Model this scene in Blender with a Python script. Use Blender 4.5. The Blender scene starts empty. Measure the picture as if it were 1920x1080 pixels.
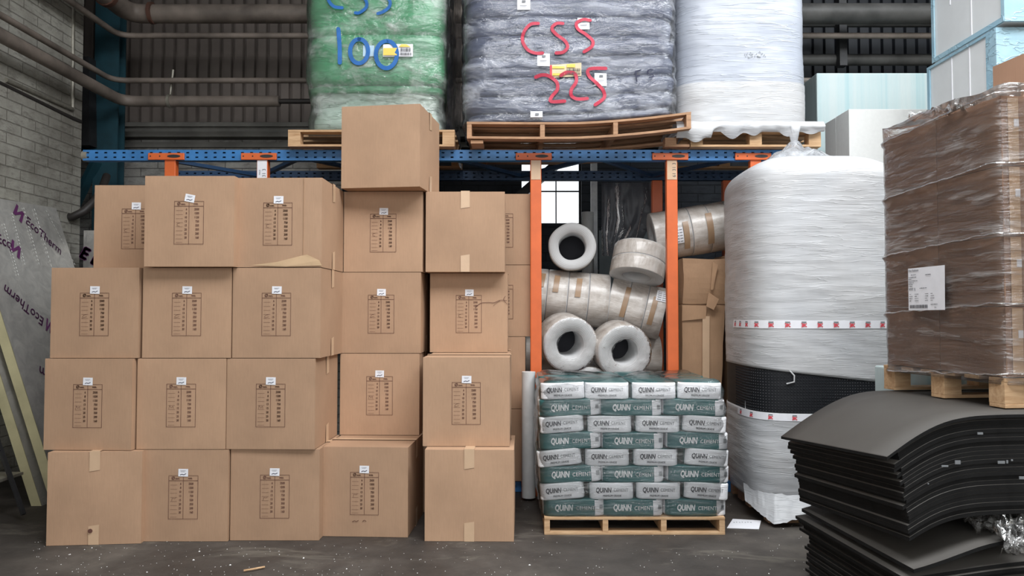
import bpy, bmesh, math, random
from mathutils import Vector, Matrix, noise
from mathutils.bvhtree import BVHTree
random.seed(7)
S = bpy.context.scene
COL = S.collection
PI = math.pi
R = math.radians

# ------------------------------------------------------------------ camera, sky, lights, exposure
F = 1400.0
CAMZ = 1.5
PITCH = math.atan(45 / F)
cd = bpy.data.cameras.new('camera'); cam = bpy.data.objects.new('camera', cd); COL.objects.link(cam)
cd.sensor_fit = 'HORIZONTAL'; cd.sensor_width = 36.0; cd.lens = 36.0 * F / 1920
cd.clip_start = 0.05; cd.clip_end = 200
cam.location = (0, 0, CAMZ); cam.rotation_euler = (PI / 2 + PITCH, 0, 0)
S.camera = cam
S.view_settings.view_transform = 'Standard'
S.view_settings.look = 'None'
S.view_settings.gamma = 1.0
S.view_settings.use_curve_mapping = False
S.view_settings.exposure = 0.60
w = bpy.data.worlds.new('overcast_sky'); S.world = w; w.use_nodes = True
bgn = w.node_tree.nodes['Background']
bgn.inputs[0].default_value = (0.93, 0.97, 1.0, 1); bgn.inputs[1].default_value = 1.05

def area(name, loc, rot, sx, sy, power, col):
    l = bpy.data.lights.new(name, 'AREA'); l.shape = 'RECTANGLE'; l.size = sx; l.size_y = sy
    l.energy = power; l.color = col
    o = bpy.data.objects.new(name, l); COL.objects.link(o); o.location = loc; o.rotation_euler = rot
    return o
# rooflight of the hall, an added lamp at the right, and the big open loading door behind the camera
area('unseen_overhead_lamp', (1.6, 1.85, 6.3), (0, 0, 0), 6.0, 2.6, 400, (0.96, 0.98, 1.0))
area('unseen_overhead_lamp', (4.3, 4.6, 6.3), (0, 0, 0), 2.2, 2.2, 130, (0.92, 0.97, 1.0))  # unseen lamp added to brighten the packs on the right
area('loading_door_daylight', (1.0, -4.6, 3.4), (R(86), 0, 0), 6.5, 3.0, 50, (1.0, 0.96, 0.91))

def P(px, py, Y):
    """photo pixel + distance -> point in the room"""
    u = (px - 960) / F; v = (540 - py) / F
    c, s = math.cos(PITCH), math.sin(PITCH)
    d = Vector((u, c - v * s, s + v * c))
    d *= Y / d.y
    return Vector((d.x, d.y, d.z + CAMZ))
def PX(px, Y): return P(px, 585, Y).x
def PZ(py, Y): return P(960, py, Y).z

# ------------------------------------------------------------------ object helpers
def tag(o, label=None, cat=None, group=None, kind=None):
    if label: o['label'] = label
    if cat: o['category'] = cat
    if group: o['group'] = group
    if kind: o['kind'] = kind
    return o
def empty(name, loc=(0, 0, 0), rz=0, label=None, cat=None, group=None):
    o = bpy.data.objects.new(name, None); COL.objects.link(o)
    o.empty_display_size = 0.1
    o.location = loc; o.rotation_euler = (0, 0, rz)
    return tag(o, label, cat, group)
def link(name, me, parent=None, loc=None, rot=None):
    o = bpy.data.objects.new(name, me); COL.objects.link(o)
    if parent: o.parent = parent
    if loc is not None: o.location = loc
    if rot is not None: o.rotation_euler = rot
    return o
def copy_tree(o, parent=None):
    c = o.copy(); COL.objects.link(c); c.parent = parent
    for ch in list(o.children): copy_tree(ch, c)
    return c

class MB:
    def __init__(s): s.v = []; s.f = []; s.m = []; s.sm = []
    def add(s, vs, fs, mi=0, smooth=False, M=None):
        b = len(s.v)
        for p in vs:
            p = Vector(p)
            s.v.append(M @ p if M else p)
        for f in fs:
            s.f.append([b + i for i in f]); s.m.append(mi); s.sm.append(smooth)
        return s
    def box(s, x0, x1, y0, y1, z0, z1, mi=0, M=None):
        vs = [(x0,y0,z0),(x1,y0,z0),(x1,y1,z0),(x0,y1,z0),(x0,y0,z1),(x1,y0,z1),(x1,y1,z1),(x0,y1,z1)]
        return s.add(vs, [(0,3,2,1),(4,5,6,7),(0,1,5,4),(1,2,6,5),(2,3,7,6),(3,0,4,7)], mi, False, M)
    def quad(s, a, b, c, d, mi=0): return s.add([a,b,c,d], [(0,1,2,3)], mi)
    def bar(s, a, b, wx, wy, mi=0, up=(0,0,1)):
        """rectangular bar from a to b"""
        a = Vector(a); b = Vector(b); d = (b-a).normalized(); up = Vector(up)
        if abs(d.dot(up)) > .98: up = Vector((0,1,0))
        x = d.cross(up).normalized(); y = x.cross(d).normalized()
        vs = []
        for p in (a, b):
            for i, j in ((-1,-1),(1,-1),(1,1),(-1,1)): vs.append(p + x*(i*wx/2) + y*(j*wy/2))
        return s.add(vs, [(3,2,1,0),(4,5,6,7),(0,1,5,4),(1,2,6,5),(2,3,7,6),(3,0,4,7)], mi)
    def tube(s, path, r, seg=12, mi=0, cap=True, rf=None):
        path = [Vector(p) for p in path]; n = len(path); rings = []
        t = (path[1]-path[0]).normalized()
        up = Vector((0,0,1)) if abs(t.z) < .9 else Vector((1,0,0))
        x = t.cross(up).normalized()
        for i, p in enumerate(path):
            t = (path[min(i+1,n-1)] - path[max(i-1,0)]).normalized()
            x = (x - t*x.dot(t)).normalized(); y = t.cross(x)
            rr = r if rf is None else rf(i/(n-1))
            rings.append([p + (x*math.cos(2*PI*k/seg) + y*math.sin(2*PI*k/seg))*rr for k in range(seg)])
        vs = [q for ring in rings for q in ring]; fs = []
        for i in range(n-1):
            for k in range(seg):
                k2 = (k+1) % seg
                fs.append((i*seg+k, (i+1)*seg+k, (i+1)*seg+k2, i*seg+k2))
        s.add(vs, fs, mi, True)
        if cap:
            s.add(rings[0], [tuple(range(seg))], mi); s.add(rings[-1], [tuple(range(seg-1,-1,-1))], mi)
        return s
    def mesh(s, name, mats, merge=False):
        me = bpy.data.meshes.new(name)
        me.from_pydata([tuple(v) for v in s.v], [], s.f)
        if not isinstance(mats, (list, tuple)): mats = [mats]
        for m in mats: me.materials.append(m)
        me.polygons.foreach_set('material_index', s.m)
        me.polygons.foreach_set('use_smooth', s.sm)
        me.update()
        return me
    def build(s, name, mats, parent=None, loc=None, rot=None, bevel=0):
        me = s.mesh(name, mats)
        o = link(name, me, parent, loc, rot)
        if bevel:
            bv = o.modifiers.new('bevel', 'BEVEL'); bv.width = bevel; bv.segments = 2
            bv.limit_method = 'ANGLE'; bv.angle_limit = R(40)
        return o

def srad(th, a, b, n):
    return (abs(math.cos(th)/a)**n + abs(math.sin(th)/b)**n) ** (-1.0/n)
def superstack(mb, w, d, prof, n=5, seg=96, nf=None, mi=0, cap=True, cx=0, cy=0):
    """prof: list of (z, scale, dx) rings; nf(theta,z,pt)->radial offset"""
    rings = []
    for row in prof:
        z, sc = row[0], row[1]
        ring = []
        for k in range(seg):
            th = 2*PI*(k+.5)/seg
            r = srad(th, w/2, d/2, n)*sc
            p = Vector((math.cos(th)*r, math.sin(th)*r, z))
            if nf:
                o = nf(th, z, p); rr = 1 + o/max(r, .05)
                p.x *= rr; p.y *= rr
            p.x += cx; p.y += cy
            ring.append(p)
        rings.append(ring)
    vs = [q for r_ in rings for q in r_]; fs = []
    for i in range(len(rings)-1):
        for k in range(seg):
            k2 = (k+1) % seg
            fs.append((i*seg+k, i*seg+k2, (i+1)*seg+k2, (i+1)*seg+k))
    if cap:
        b0 = len(vs); vs.append(sum(rings[0], Vector())/seg); vs.append(sum(rings[-1], Vector())/seg)
        m = (len(rings)-1)*seg
        for k in range(seg):
            k2 = (k+1) % seg
            fs.append((b0, k2, k)); fs.append((b0+1, m+k, m+k2))
    mb.add(vs, fs, mi, True)
    return mb
def roundprof(z0, z1, n=3, k=10, e=.0, r=None):
    """scales for a slab whose rim is rounded; r = corner radius share of half-height"""
    out = []
    h = (z1-z0)/2
    for i in range(k+1):
        t = -math.cos(PI*i/k)
        out.append((z0+h+h*t, max(.02, 1-abs(t)**n*e)))
    return out
def bvh_of(mb): return BVHTree.FromPolygons([tuple(v) for v in mb.v], mb.f)

_txt = {}
def text2d(s, size=1.0, bold=0.0, shear=0.0, align='CENTER', space=1.0):
    key = (s, size, bold, shear, align, space)
    if key in _txt: return _txt[key]
    cu = bpy.data.curves.new('t', 'FONT'); cu.body = s; cu.size = 1.0; cu.resolution_u = 3
    cu.shear = shear; cu.align_x = align; cu.align_y = 'CENTER'; cu.space_character = space
    ob = bpy.data.objects.new('t', cu); COL.objects.link(ob)
    dg = bpy.context.evaluated_depsgraph_get(); ev = ob.evaluated_get(dg); me = ev.to_mesh()
    vs = [(v.co.x*size, v.co.y*size) for v in me.vertices]; fs = [tuple(p.vertices) for p in me.polygons]
    if bold:   # heavier strokes: the outline repeated a hair to each side
        n_ = len(vs); v0, f0 = vs, fs; vs, fs = [], []
        for q, (dx, dy) in enumerate(((-1,0), (1,0), (0,1), (0,-1), (.5,.5), (-.5,-.5))):
            vs = vs + [(a+dx*bold, b+dy*bold) for a, b in v0]; fs = fs + [tuple(i+q*n_ for i in f) for f in f0]
    ev.to_mesh_clear(); bpy.data.objects.remove(ob); bpy.data.curves.remove(cu)
    _txt[key] = (vs, fs)
    return vs, fs
def put_text(mb, s, fn, x=0, z=0, size=.05, mi=0, rot=0, sx=1, **kw):
    vs, fs = text2d(s, size, **kw)
    c, q = math.cos(rot), math.sin(rot)
    pts = [fn(x + (a*sx)*c - b*q, z + (a*sx)*q + b*c) for a, b in vs]
    mb.add(pts, fs, mi)
def fit_text(mb, s, fn, x0, x1, z, size, mi=0, **kw):
    vs, fs = text2d(s, size, **kw); a = min(v[0] for v in vs); b = max(v[0] for v in vs)
    mb.add([fn(x0+(p-a)*(x1-x0)/(b-a), z+q) for p, q in vs], fs, mi)
def ribbon(mb, pts, width, fn, mi=0, sub=4, round_=True):
    P2 = [Vector(p) for p in pts]
    if sub > 1 and len(P2) > 2:
        out = []
        for i in range(len(P2)-1):
            p0 = P2[max(i-1,0)]; p1 = P2[i]; p2 = P2[i+1]; p3 = P2[min(i+2,len(P2)-1)]
            for j in range(sub):
                t = j/sub
                out.append(.5*((2*p1)+(p2-p0)*t+(2*p0-5*p1+4*p2-p3)*t*t+(3*p1-p0-3*p2+p3)*t**3))
        out.append(P2[-1]); P2 = out
    n = len(P2); vs = []
    for i, p in enumerate(P2):
        t = P2[min(i+1,n-1)] - P2[max(i-1,0)]; t.normalize()
        nn = Vector((-t.y, t.x))*width/2
        vs.append(fn(*(p+nn))); vs.append(fn(*(p-nn)))
    mb.add(vs, [(2*i+1, 2*i+3, 2*i+2, 2*i) for i in range(n-1)], mi)
    if round_:
        for p in (P2[0], P2[-1]):
            mb.add([fn(p.x+math.cos(2*PI*k/10)*width/2, p.y+math.sin(2*PI*k/10)*width/2) for k in range(10)], [tuple(range(10))], mi)

# ------------------------------------------------------------------ materials
def nt(name):
    m = bpy.data.materials.new(name); m.use_nodes = True
    t = m.node_tree; return m, t, t.nodes, t.links, t.nodes['Principled BSDF']
def setup(bs, col, rough=.6, metal=0, spec=.5):
    bs.inputs['Base Color'].default_value = (*col, 1); bs.inputs['Roughness'].default_value = rough
    bs.inputs['Metallic'].default_value = metal; bs.inputs['Specular IOR Level'].default_value = spec
def coords(N, L, scale=(1,1,1), rot=(0,0,0), kind='Object'):
    tc = N.new('ShaderNodeTexCoord'); mp = N.new('ShaderNodeMapping'); L.new(tc.outputs[kind], mp.inputs[0])
    mp.inputs['Scale'].default_value = scale; mp.inputs['Rotation'].default_value = rot
    return mp.outputs[0]
def noi(N, L, vec, scale, detail=4, rough=.55, dist=0):
    n = N.new('ShaderNodeTexNoise'); L.new(vec, n.inputs['Vector']); n.inputs['Scale'].default_value = scale
    n.inputs['Detail'].default_value = detail; n.inputs['Roughness'].default_value = rough; n.inputs['Distortion'].default_value = dist
    return n.outputs[0]
def ramp(N, L, fac, stops):
    r = N.new('ShaderNodeValToRGB'); L.new(fac, r.inputs[0]); e = r.color_ramp.elements
    while len(e) < len(stops): e.new(.5)
    for i, (p, c) in enumerate(stops):
        e[i].position = p; e[i].color = (*c, 1) if len(c) == 3 else c
    return r.outputs[0]
def bump(N, L, h, bs, strength=.3, dist=.01, prev=None):
    b = N.new('ShaderNodeBump'); L.new(h, b.inputs['Height']); b.inputs['Strength'].default_value = strength
    b.inputs['Distance'].default_value = dist
    if prev: L.new(prev, b.inputs['Normal'])
    if bs: L.new(b.outputs[0], bs.inputs['Normal'])
    return b.outputs[0]
def mixc(N, L, fac, a, b, mode='MIX'):
    m = N.new('ShaderNodeMix'); m.data_type = 'RGBA'; m.blend_type = mode
    if isinstance(fac, float): m.inputs[0].default_value = fac
    else: L.new(fac, m.inputs[0])
    for i, x in ((6, a), (7, b)):
        if isinstance(x, tuple): m.inputs[i].default_value = (*x, 1)
        else: L.new(x, m.inputs[i])
    return m.outputs[2]
def mathn(N, L, op, a, b):
    m = N.new('ShaderNodeMath'); m.operation = op
    for i, x in ((0, a), (1, b)):
        if isinstance(x, (int, float)): m.inputs[i].default_value = x
        else: L.new(x, m.inputs[i])
    return m.outputs[0]
def plain(name, col, rough=.6, metal=0, var=.12, scale=8, bmp=.15, spec=.5):
    m, t, N, L, bs = nt(name); setup(bs, col, rough, metal, spec)
    v = coords(N, L); n = noi(N, L, v, scale)
    L.new(ramp(N, L, n, [(.25, tuple(c*(1-var) for c in col)), (.75, tuple(min(1,c*(1+var)) for c in col))]), bs.inputs['Base Color'])
    if bmp: bump(N, L, noi(N, L, v, scale*6), bs, bmp, .004)
    return m
def cardboard(name, col, var=.08):
    m, t, N, L, bs = nt(name); setup(bs, col, .75, 0, .25)
    v = coords(N, L)
    oi = N.new('ShaderNodeObjectInfo')
    hs = N.new('ShaderNodeHueSaturation')
    base = ramp(N, L, noi(N, L, v, 3.0, 5), [(.3, tuple(c*(1-var) for c in col)), (.7, tuple(c*(1+var) for c in col))])
    fine = ramp(N, L, noi(N, L, coords(N, L, (60, 60, 4)), 3, 2), [(.3, (.93,.93,.93)), (.7, (1,1,1))])
    c = mixc(N, L, 1.0, base, fine, 'MULTIPLY')
    mr = N.new('ShaderNodeMapRange'); L.new(oi.outputs['Random'], mr.inputs[0]); mr.inputs[3].default_value = .93; mr.inputs[4].default_value = 1.06
    L.new(c, hs.inputs['Color']); L.new(mr.outputs[0], hs.inputs['Value']); L.new(hs.outputs[0], bs.inputs['Base Color'])
    wv = N.new('ShaderNodeTexWave'); wv.wave_type = 'BANDS'; wv.bands_direction = 'X'; L.new(coords(N, L, (1,1,1), (0,0,R(45))), wv.inputs[0]); wv.inputs['Scale'].default_value = 40
    b1 = bump(N, L, wv.outputs[1], None, .04, .002)
    bump(N, L, noi(N, L, v, 9, 3), bs, .12, .01, b1)
    return m
def stretch(name, col, dark, rough=.35, amp=.5, tilt=4, freq=(1.2, 1.2, 26), coat=.0, dent=.35, streakcol=None, streak_lo=.55):
    """opaque material tightly wrapped in film: sparse near-horizontal creases"""
    m, t, N, L, bs = nt(name); setup(bs, col, rough, 0, .5)
    if coat: bs.inputs['Coat Weight'].default_value = coat; bs.inputs['Coat Roughness'].default_value = .12
    v0 = coords(N, L)
    v1 = coords(N, L, freq, (R(tilt), R(-tilt*.7), 0)); v2 = coords(N, L, (freq[0]*.6, freq[1]*.6, freq[2]*.35), (R(-tilt*1.6), R(tilt*2.2), 0))
    n1 = noi(N, L, v1, 1.5, 3, .55, .2); n2 = noi(N, L, v2, 2.1, 4, .6); n3 = noi(N, L, v0, 2.2, 3); n4 = noi(N, L, v0, 3.1, 2)
    def ridge(n, wd):      # thin ridges along the level lines of a noise
        r = mathn(N, L, 'ABSOLUTE', mathn(N, L, 'SUBTRACT', n, .5), 0)
        return ramp(N, L, r, [(0, (1,1,1)), (wd, (.25,)*3), (wd*3, (0,0,0))])
    rd = mathn(N, L, 'MULTIPLY', ridge(n1, .016), ramp(N, L, n4, [(.36, (.15,)*3), (.6, (1,1,1))]))
    base = ramp(N, L, n3, [(.3, dark), (.65, col)])
    if streakcol:
        ff = ramp(N, L, mathn(N, L, 'MULTIPLY', n2, mathn(N, L, 'ADD', n3, .5)), [(streak_lo, (0,0,0)), (streak_lo+.16, (1,1,1))])
        base = mixc(N, L, mathn(N, L, 'MULTIPLY', ff, .7), base, streakcol)
    L.new(base, bs.inputs['Base Color'])
    b0 = bump(N, L, n3, None, dent, .05)
    b1 = bump(N, L, n2, None, amp*.7, .02, b0)
    bump(N, L, rd, bs, amp, .010, b1)
    return m
def film(name, base=.06, white=.35, rough=.12, freq=(2, 2, 18), tilt=6, tint=(.93,.95,.97), lo=.56, bstr=.8):
    """clear plastic film: mostly see-through, milky folds and glints"""
    m = bpy.data.materials.new(name); m.use_nodes = True
    t = m.node_tree; N, L = t.nodes, t.links
    for n in list(N): N.remove(n)
    out = N.new('ShaderNodeOutputMaterial')
    tr = N.new('ShaderNodeBsdfTransparent'); tr.inputs[0].default_value = (.97,.97,.97,1)
    gl = N.new('ShaderNodeBsdfGlossy'); gl.inputs['Roughness'].default_value = rough; gl.inputs['Color'].default_value = (1,1,1,1)
    df = N.new('ShaderNodeBsdfDiffuse'); df.inputs[0].default_value = (*tint, 1)
    v1 = coords(N, L, freq, (R(tilt), R(-tilt), R(3))); v2 = coords(N, L, (freq[0]*.7, freq[1]*.7, freq[2]*.4), (R(-20), R(28), 0))
    n1 = noi(N, L, v1, 1.7, 5, .65, .3); n2 = noi(N, L, v2, 2.4, 4, .6, .5)
    h = mathn(N, L, 'ADD', n1, n2)
    b = bump(N, L, h, None, bstr, .03)
    L.new(b, gl.inputs['Normal']); L.new(b, df.inputs['Normal'])
    fac = ramp(N, L, mathn(N, L, 'MULTIPLY', h, .5), [(lo-.06, (base,)*3), (lo+.12, (white,)*3)])
    lw = N.new('ShaderNodeFresnel'); lw.inputs[0].default_value = 1.45; L.new(b, lw.inputs['Normal'])
    m1 = N.new('ShaderNodeMixShader'); m2 = N.new('ShaderNodeMixShader')
    L.new(fac, m1.inputs[0]); L.new(tr.outputs[0], m1.inputs[1]); L.new(df.outputs[0], m1.inputs[2])
    L.new(lw.outputs[0], m2.inputs[0]); L.new(m1.outputs[0], m2.inputs[1]); L.new(gl.outputs[0], m2.inputs[2])
    L.new(m2.outputs[0], out.inputs['Surface'])
    return m

M = {}
M['card'] = cardboard('cardboard', (.452, .287, .184))
M['card_dark'] = cardboard('brown_cardboard', (.37, .22, .145))
M['card_old'] = cardboard('old_cardboard', (.42, .26, .155), .15)
M['ink'] = plain('black_print', (.12, .05, .035), .8, 0, .2, 30, 0)
M['tape'] = plain('packing_tape', (.58, .40, .26), .3, 0, .06, 12, .1)
M['tape_brown'] = plain('brown_tape', (.33, .215, .13), .35, 0, .1, 12, .1)
M['paper'] = plain('white_paper', (.80, .80, .84), .7, 0, .04, 20, .05)
M['yellow_paper'] = plain('yellow_paper', (.85, .62, .12), .6, 0, .06, 20, .05)
M['print_dark'] = plain('dark_print', (.06, .06, .07), .6, 0, .1, 20, 0)
M['print_red'] = plain('red_print', (.62, .06, .08), .6, 0, .1, 20, 0)
M['print_grey'] = plain('grey_print', (.20, .21, .22), .6, 0, .1, 20, 0)
M['spray_red'] = plain('red_spray_paint', (.50, .028, .065), .55, 0, .18, 14, 0)
M['spray_blue'] = plain('blue_spray_paint', (.008, .12, .40), .55, 0, .18, 14, 0)
M['marker'] = plain('navy_marker', (.008, .01, .04), .6, 0, .1, 14, 0)
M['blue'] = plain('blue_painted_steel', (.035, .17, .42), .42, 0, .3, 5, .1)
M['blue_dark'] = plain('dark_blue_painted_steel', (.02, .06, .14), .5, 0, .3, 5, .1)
M['orange'] = plain('orange_painted_steel', (.64, .125, .028), .42, 0, .12, 6, .1)
M['teal'] = plain('teal_painted_steel', (.012, .055, .075), .6, 0, .35, 5, .15)
M['zinc'] = plain('worn_metal', (.35, .33, .28), .5, .6, .3, 14, .2)
M['dark_metal'] = plain('dark_metal', (.03, .03, .032), .5, .3, .3, 10, .1)
M['white_paint'] = plain('peeling_white_paint', (.88, .88, .92), .6, 0, .2, 14, .3)
M['eps'] = plain('white_polystyrene', (.78, .78, .76), .8, 0, .03, 30, .25)
M['core'] = plain('roll_core', (.62, .62, .62), .6, 0, .1, 10, .1)
M['black'] = plain('painted_hollow_shade', (.02, .02, .025), .9, 0, .1, 10, 0)
M['plasticfilm'] = film('clear_film', .01, .12, .12, (2, 2, 18), 6, (.9,.9,.9), .58)
M['film_dense'] = film('cloudy_film', .05, .40, .16, (3, 3, 5), 20, (.70,.69,.67), .54)
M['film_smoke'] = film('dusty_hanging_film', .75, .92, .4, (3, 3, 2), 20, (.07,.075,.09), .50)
M['film_card'] = film('carton_film', .04, .34, .12, (2, 2, 15), 14, (.86,.85,.84), .585, .9)
M['film_rope'] = film('gathered_film', .30, .85, .10, (6, 6, 30), 10, (.72,.68,.66), .47, 1.0)
M['film_load'] = film('load_film', .05, .50, .12, (1.8, 1.8, 5), 26, (.72,.75,.83), .56, .8)
M['film_green'] = film('pale_load_film', .07, .48, .15, (1.8, 1.8, 4), 22, (.84,.90,.86), .55, .9)

def mk_wood(name, c0, c1):
    m, t, N, L, bs = nt(name); setup(bs, c0, .75, 0, .2)
    v = coords(N, L, (2, 14, 14)); n = noi(N, L, v, 3, 5, .6, .4)
    L.new(ramp(N, L, n, [(.3, c0), (.7, c1)]), bs.inputs['Base Color']); bump(N, L, n, bs, .3, .004)
    return m
M['wood'] = mk_wood('pallet_wood', (.42, .25, .13), (.62, .42, .25))
M['wood_red'] = mk_wood('weathered_pallet_wood', (.30, .17, .10), (.50, .30, .18))

def mk_floor():
    m, t, N, L, bs = nt('dusty_concrete'); setup(bs, (.06,.055,.05), .6, 0, .5)
    v = coords(N, L)
    n1 = noi(N, L, v, .7, 6, .6, .4); n2 = noi(N, L, v, 5, 6, .65); n3 = noi(N, L, v, 40, 3)
    base = ramp(N, L, n1, [(.32, (.034,.028,.025)), (.52, (.062,.053,.047)), (.72, (.13,.115,.10))])
    mid = ramp(N, L, n2, [(.3, (.62,.61,.60)), (.7, (1.12,1.1,1.08))])
    c = mixc(N, L, 1.0, base, mid, 'MULTIPLY')
    # dust drifts
    vd = coords(N, L, (.55, 1.3, 1), (0, 0, R(-12)))
    dd = ramp(N, L, noi(N, L, vd, 1.9, 7, .7, .6), [(.56, (0,0,0)), (.72, (1,1,1))])
    c = mixc(N, L, mathn(N, L, 'MULTIPLY', dd, .5), c, (.26,.235,.19))
    vo = N.new('ShaderNodeTexVoronoi'); vo.inputs['Scale'].default_value = 26; L.new(v, vo.inputs['Vector'])
    sp = ramp(N, L, vo.outputs['Distance'], [(.02, (1,1,1)), (.05, (0,0,0))])
    sp2 = mathn(N, L, 'MULTIPLY', sp, ramp(N, L, noi(N, L, v, 2.0, 2), [(.45, (0,0,0)), (.6, (1,1,1))]))
    c = mixc(N, L, mathn(N, L, 'MULTIPLY', sp2, .6), c, (.45,.44,.4))
    L.new(c, bs.inputs['Base Color'])
    L.new(ramp(N, L, n1, [(.3, (.42,)*3), (.6, (.75,)*3)]), bs.inputs['Roughness'])
    b0 = bump(N, L, n2, None, .25, .01); bump(N, L, n3, bs, .3, .004, b0)
    return m
M['floor'] = mk_floor()

def mk_brick(name, c1, c2, mortar, dirt, axis):
    m, t, N, L, bs = nt(name); setup(bs, c1, .8, 0, .3)
    tc = N.new('ShaderNodeTexCoord'); sx = N.new('ShaderNodeSeparateXYZ'); cx = N.new('ShaderNodeCombineXYZ')
    L.new(tc.outputs['Object'], sx.inputs[0]); L.new(sx.outputs[axis], cx.inputs[0]); L.new(sx.outputs[2], cx.inputs[1])
    br = N.new('ShaderNodeTexBrick'); L.new(cx.outputs[0], br.inputs['Vector'])
    br.inputs['Color1'].default_value = (*c1,1); br.inputs['Color2'].default_value = (*c2,1); br.inputs['Mortar'].default_value = (*mortar,1)
    br.inputs['Scale'].default_value = 1; br.inputs['Brick Width'].default_value = .40; br.inputs['Row Height'].default_value = .10
    br.inputs['Mortar Size'].default_value = .006; br.inputs['Mortar Smooth'].default_value = .6
    n = noi(N, L, tc.outputs['Object'], 1.3, 7, .68); n2 = noi(N, L, coords(N, L, (1,1,3)), 7, 5, .7)
    d = ramp(N, L, n, [(.36, (1,1,1)), (.62, (0,0,0))])
    c = mixc(N, L, mathn(N, L, 'MULTIPLY', d, .75), br.outputs['Color'], dirt)
    c = mixc(N, L, mathn(N, L, 'MULTIPLY', ramp(N, L, n2, [(.52, (0,0,0)), (.66, (1,1,1))]), .45), c, tuple(x*.6 for x in dirt))
    L.new(c, bs.inputs['Base Color'])
    b0 = bump(N, L, br.outputs['Fac'], None, .8, -.02)
    bump(N, L, n2, bs, .5, .02, b0)
    return m
M['brick_left'] = mk_brick('painted_brick', (.50,.485,.43), (.46,.445,.395), (.30,.285,.25), (.17,.155,.13), 1)
M['brick_back'] = mk_brick('dirty_painted_brick', (.46,.45,.42), (.40,.39,.36), (.22,.21,.2), (.13,.12,.11), 0)
M['brick_dark'] = mk_brick('dark_grey_brick', (.035,.04,.048), (.028,.032,.04), (.02,.022,.026), (.015,.016,.02), 0)  # near-black brick for the back wall right of the pale part
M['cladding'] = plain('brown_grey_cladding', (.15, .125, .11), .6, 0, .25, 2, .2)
M['clad_shaded'] = plain('shaded_cladding', (.022, .025, .032), .6, 0, .3, 2, .2)  # cladding colour with the dimness of the right end painted in
M['pipe_shaded'] = plain('shaded_pipe', (.07, .068, .065), .55, 0, .6, 3.5, .3)  # darker copy of the pipe colour, shade of the right side painted in
M['roof'] = plain('dark_roof_sheet', (.05, .05, .055), .8, 0, .2, 3, .1)
M['ledge'] = plain('dusty_ledge', (.15, .145, .13), .8, 0, .4, 3, .3)
M['pipe'] = plain('grimy_pipe', (.20, .165, .14), .55, 0, .5, 3.5, .3)
M['pipe_rust'] = plain('rusty_clamp', (.10, .045, .03), .8, 0, .3, 9, .3)
M['hose'] = plain('black_hose', (.035, .03, .028), .5, 0, .3, 9, .2)

M['wrap_white'] = stretch('white_stretch_wrap', (.52, .52, .526), (.475, .485, .505), .45, .30, 5, (1.3, 1.3, 17))
M['wrap_white_smooth'] = stretch('bluish_white_wrap', (.44, .465, .52), (.38, .41, .475), .40, .45, 4, (1.0, 1.0, 13))
M['navy'] = stretch('grey_navy_bundle', (.125, .145, .22), (.075, .09, .15), .34, .7, 14, (1.4, 1.4, 7), .2)
M['green'] = stretch('green_bundle', (.05, .36, .15), (.03, .26, .10), .35, .6, 8, (1.4, 1.4, 6), .2, .4, (.30,.55,.40), .52)
M['green_pale'] = stretch('pale_green_wrap', (.52, .62, .55), (.33, .47, .38), .35, .9, 8, (1.5, 1.5, 9), .2)
def mk_roll():
    m, t, N, L, bs = nt('dusty_foam_roll'); setup(bs, (.5,.47,.43), .34, 0, .5)
    bs.inputs['Coat Weight'].default_value = .35; bs.inputs['Coat Roughness'].default_value = .15
    v = coords(N, L); n = noi(N, L, v, 5, 7, .7, .5); n2 = noi(N, L, coords(N, L, (9, 2, 9)), 2.5, 5, .65, .4)
    c = ramp(N, L, n, [(.30, (.36,.31,.27)), (.48, (.56,.52,.48)), (.70, (.66,.63,.60))])
    L.new(mixc(N, L, .5, c, ramp(N, L, n2, [(.35, (.55,.5,.46)), (.62, (1,1,1))]), 'MULTIPLY'), bs.inputs['Base Color'])
    b0 = bump(N, L, n2, None, .45, .012); bump(N, L, n, bs, .15, .01, b0)
    return m
M['roll'] = mk_roll()
M['roll_end'] = None

def mk_foil():
    m, t, N, L, bs = nt('aluminium_foil'); setup(bs, (.62,.60,.57), .36, .45, .5)
    v = coords(N, L)
    n = noi(N, L, v, 9, 5, .6, .8); n2 = noi(N, L, v, 30, 3)
    L.new(ramp(N, L, n, [(.3, (.46,.45,.43)), (.7, (.66,.64,.60))]), bs.inputs['Base Color'])
    b0 = bump(N, L, n, None, .35, .02); bump(N, L, n2, bs, .25, .004, b0)
    return m
M['foil'] = mk_foil()
M['pir'] = plain('yellow_foam_core', (.52, .47, .28), .85, 0, .15, 6, .3)
M['purple'] = plain('purple_print', (.13, .03, .12), .5, 0, .1, 10, 0)
M['foil_white'] = plain('bright_foil_edge', (.85,.85,.82), .3, .4, .1, 40, .4)

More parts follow.
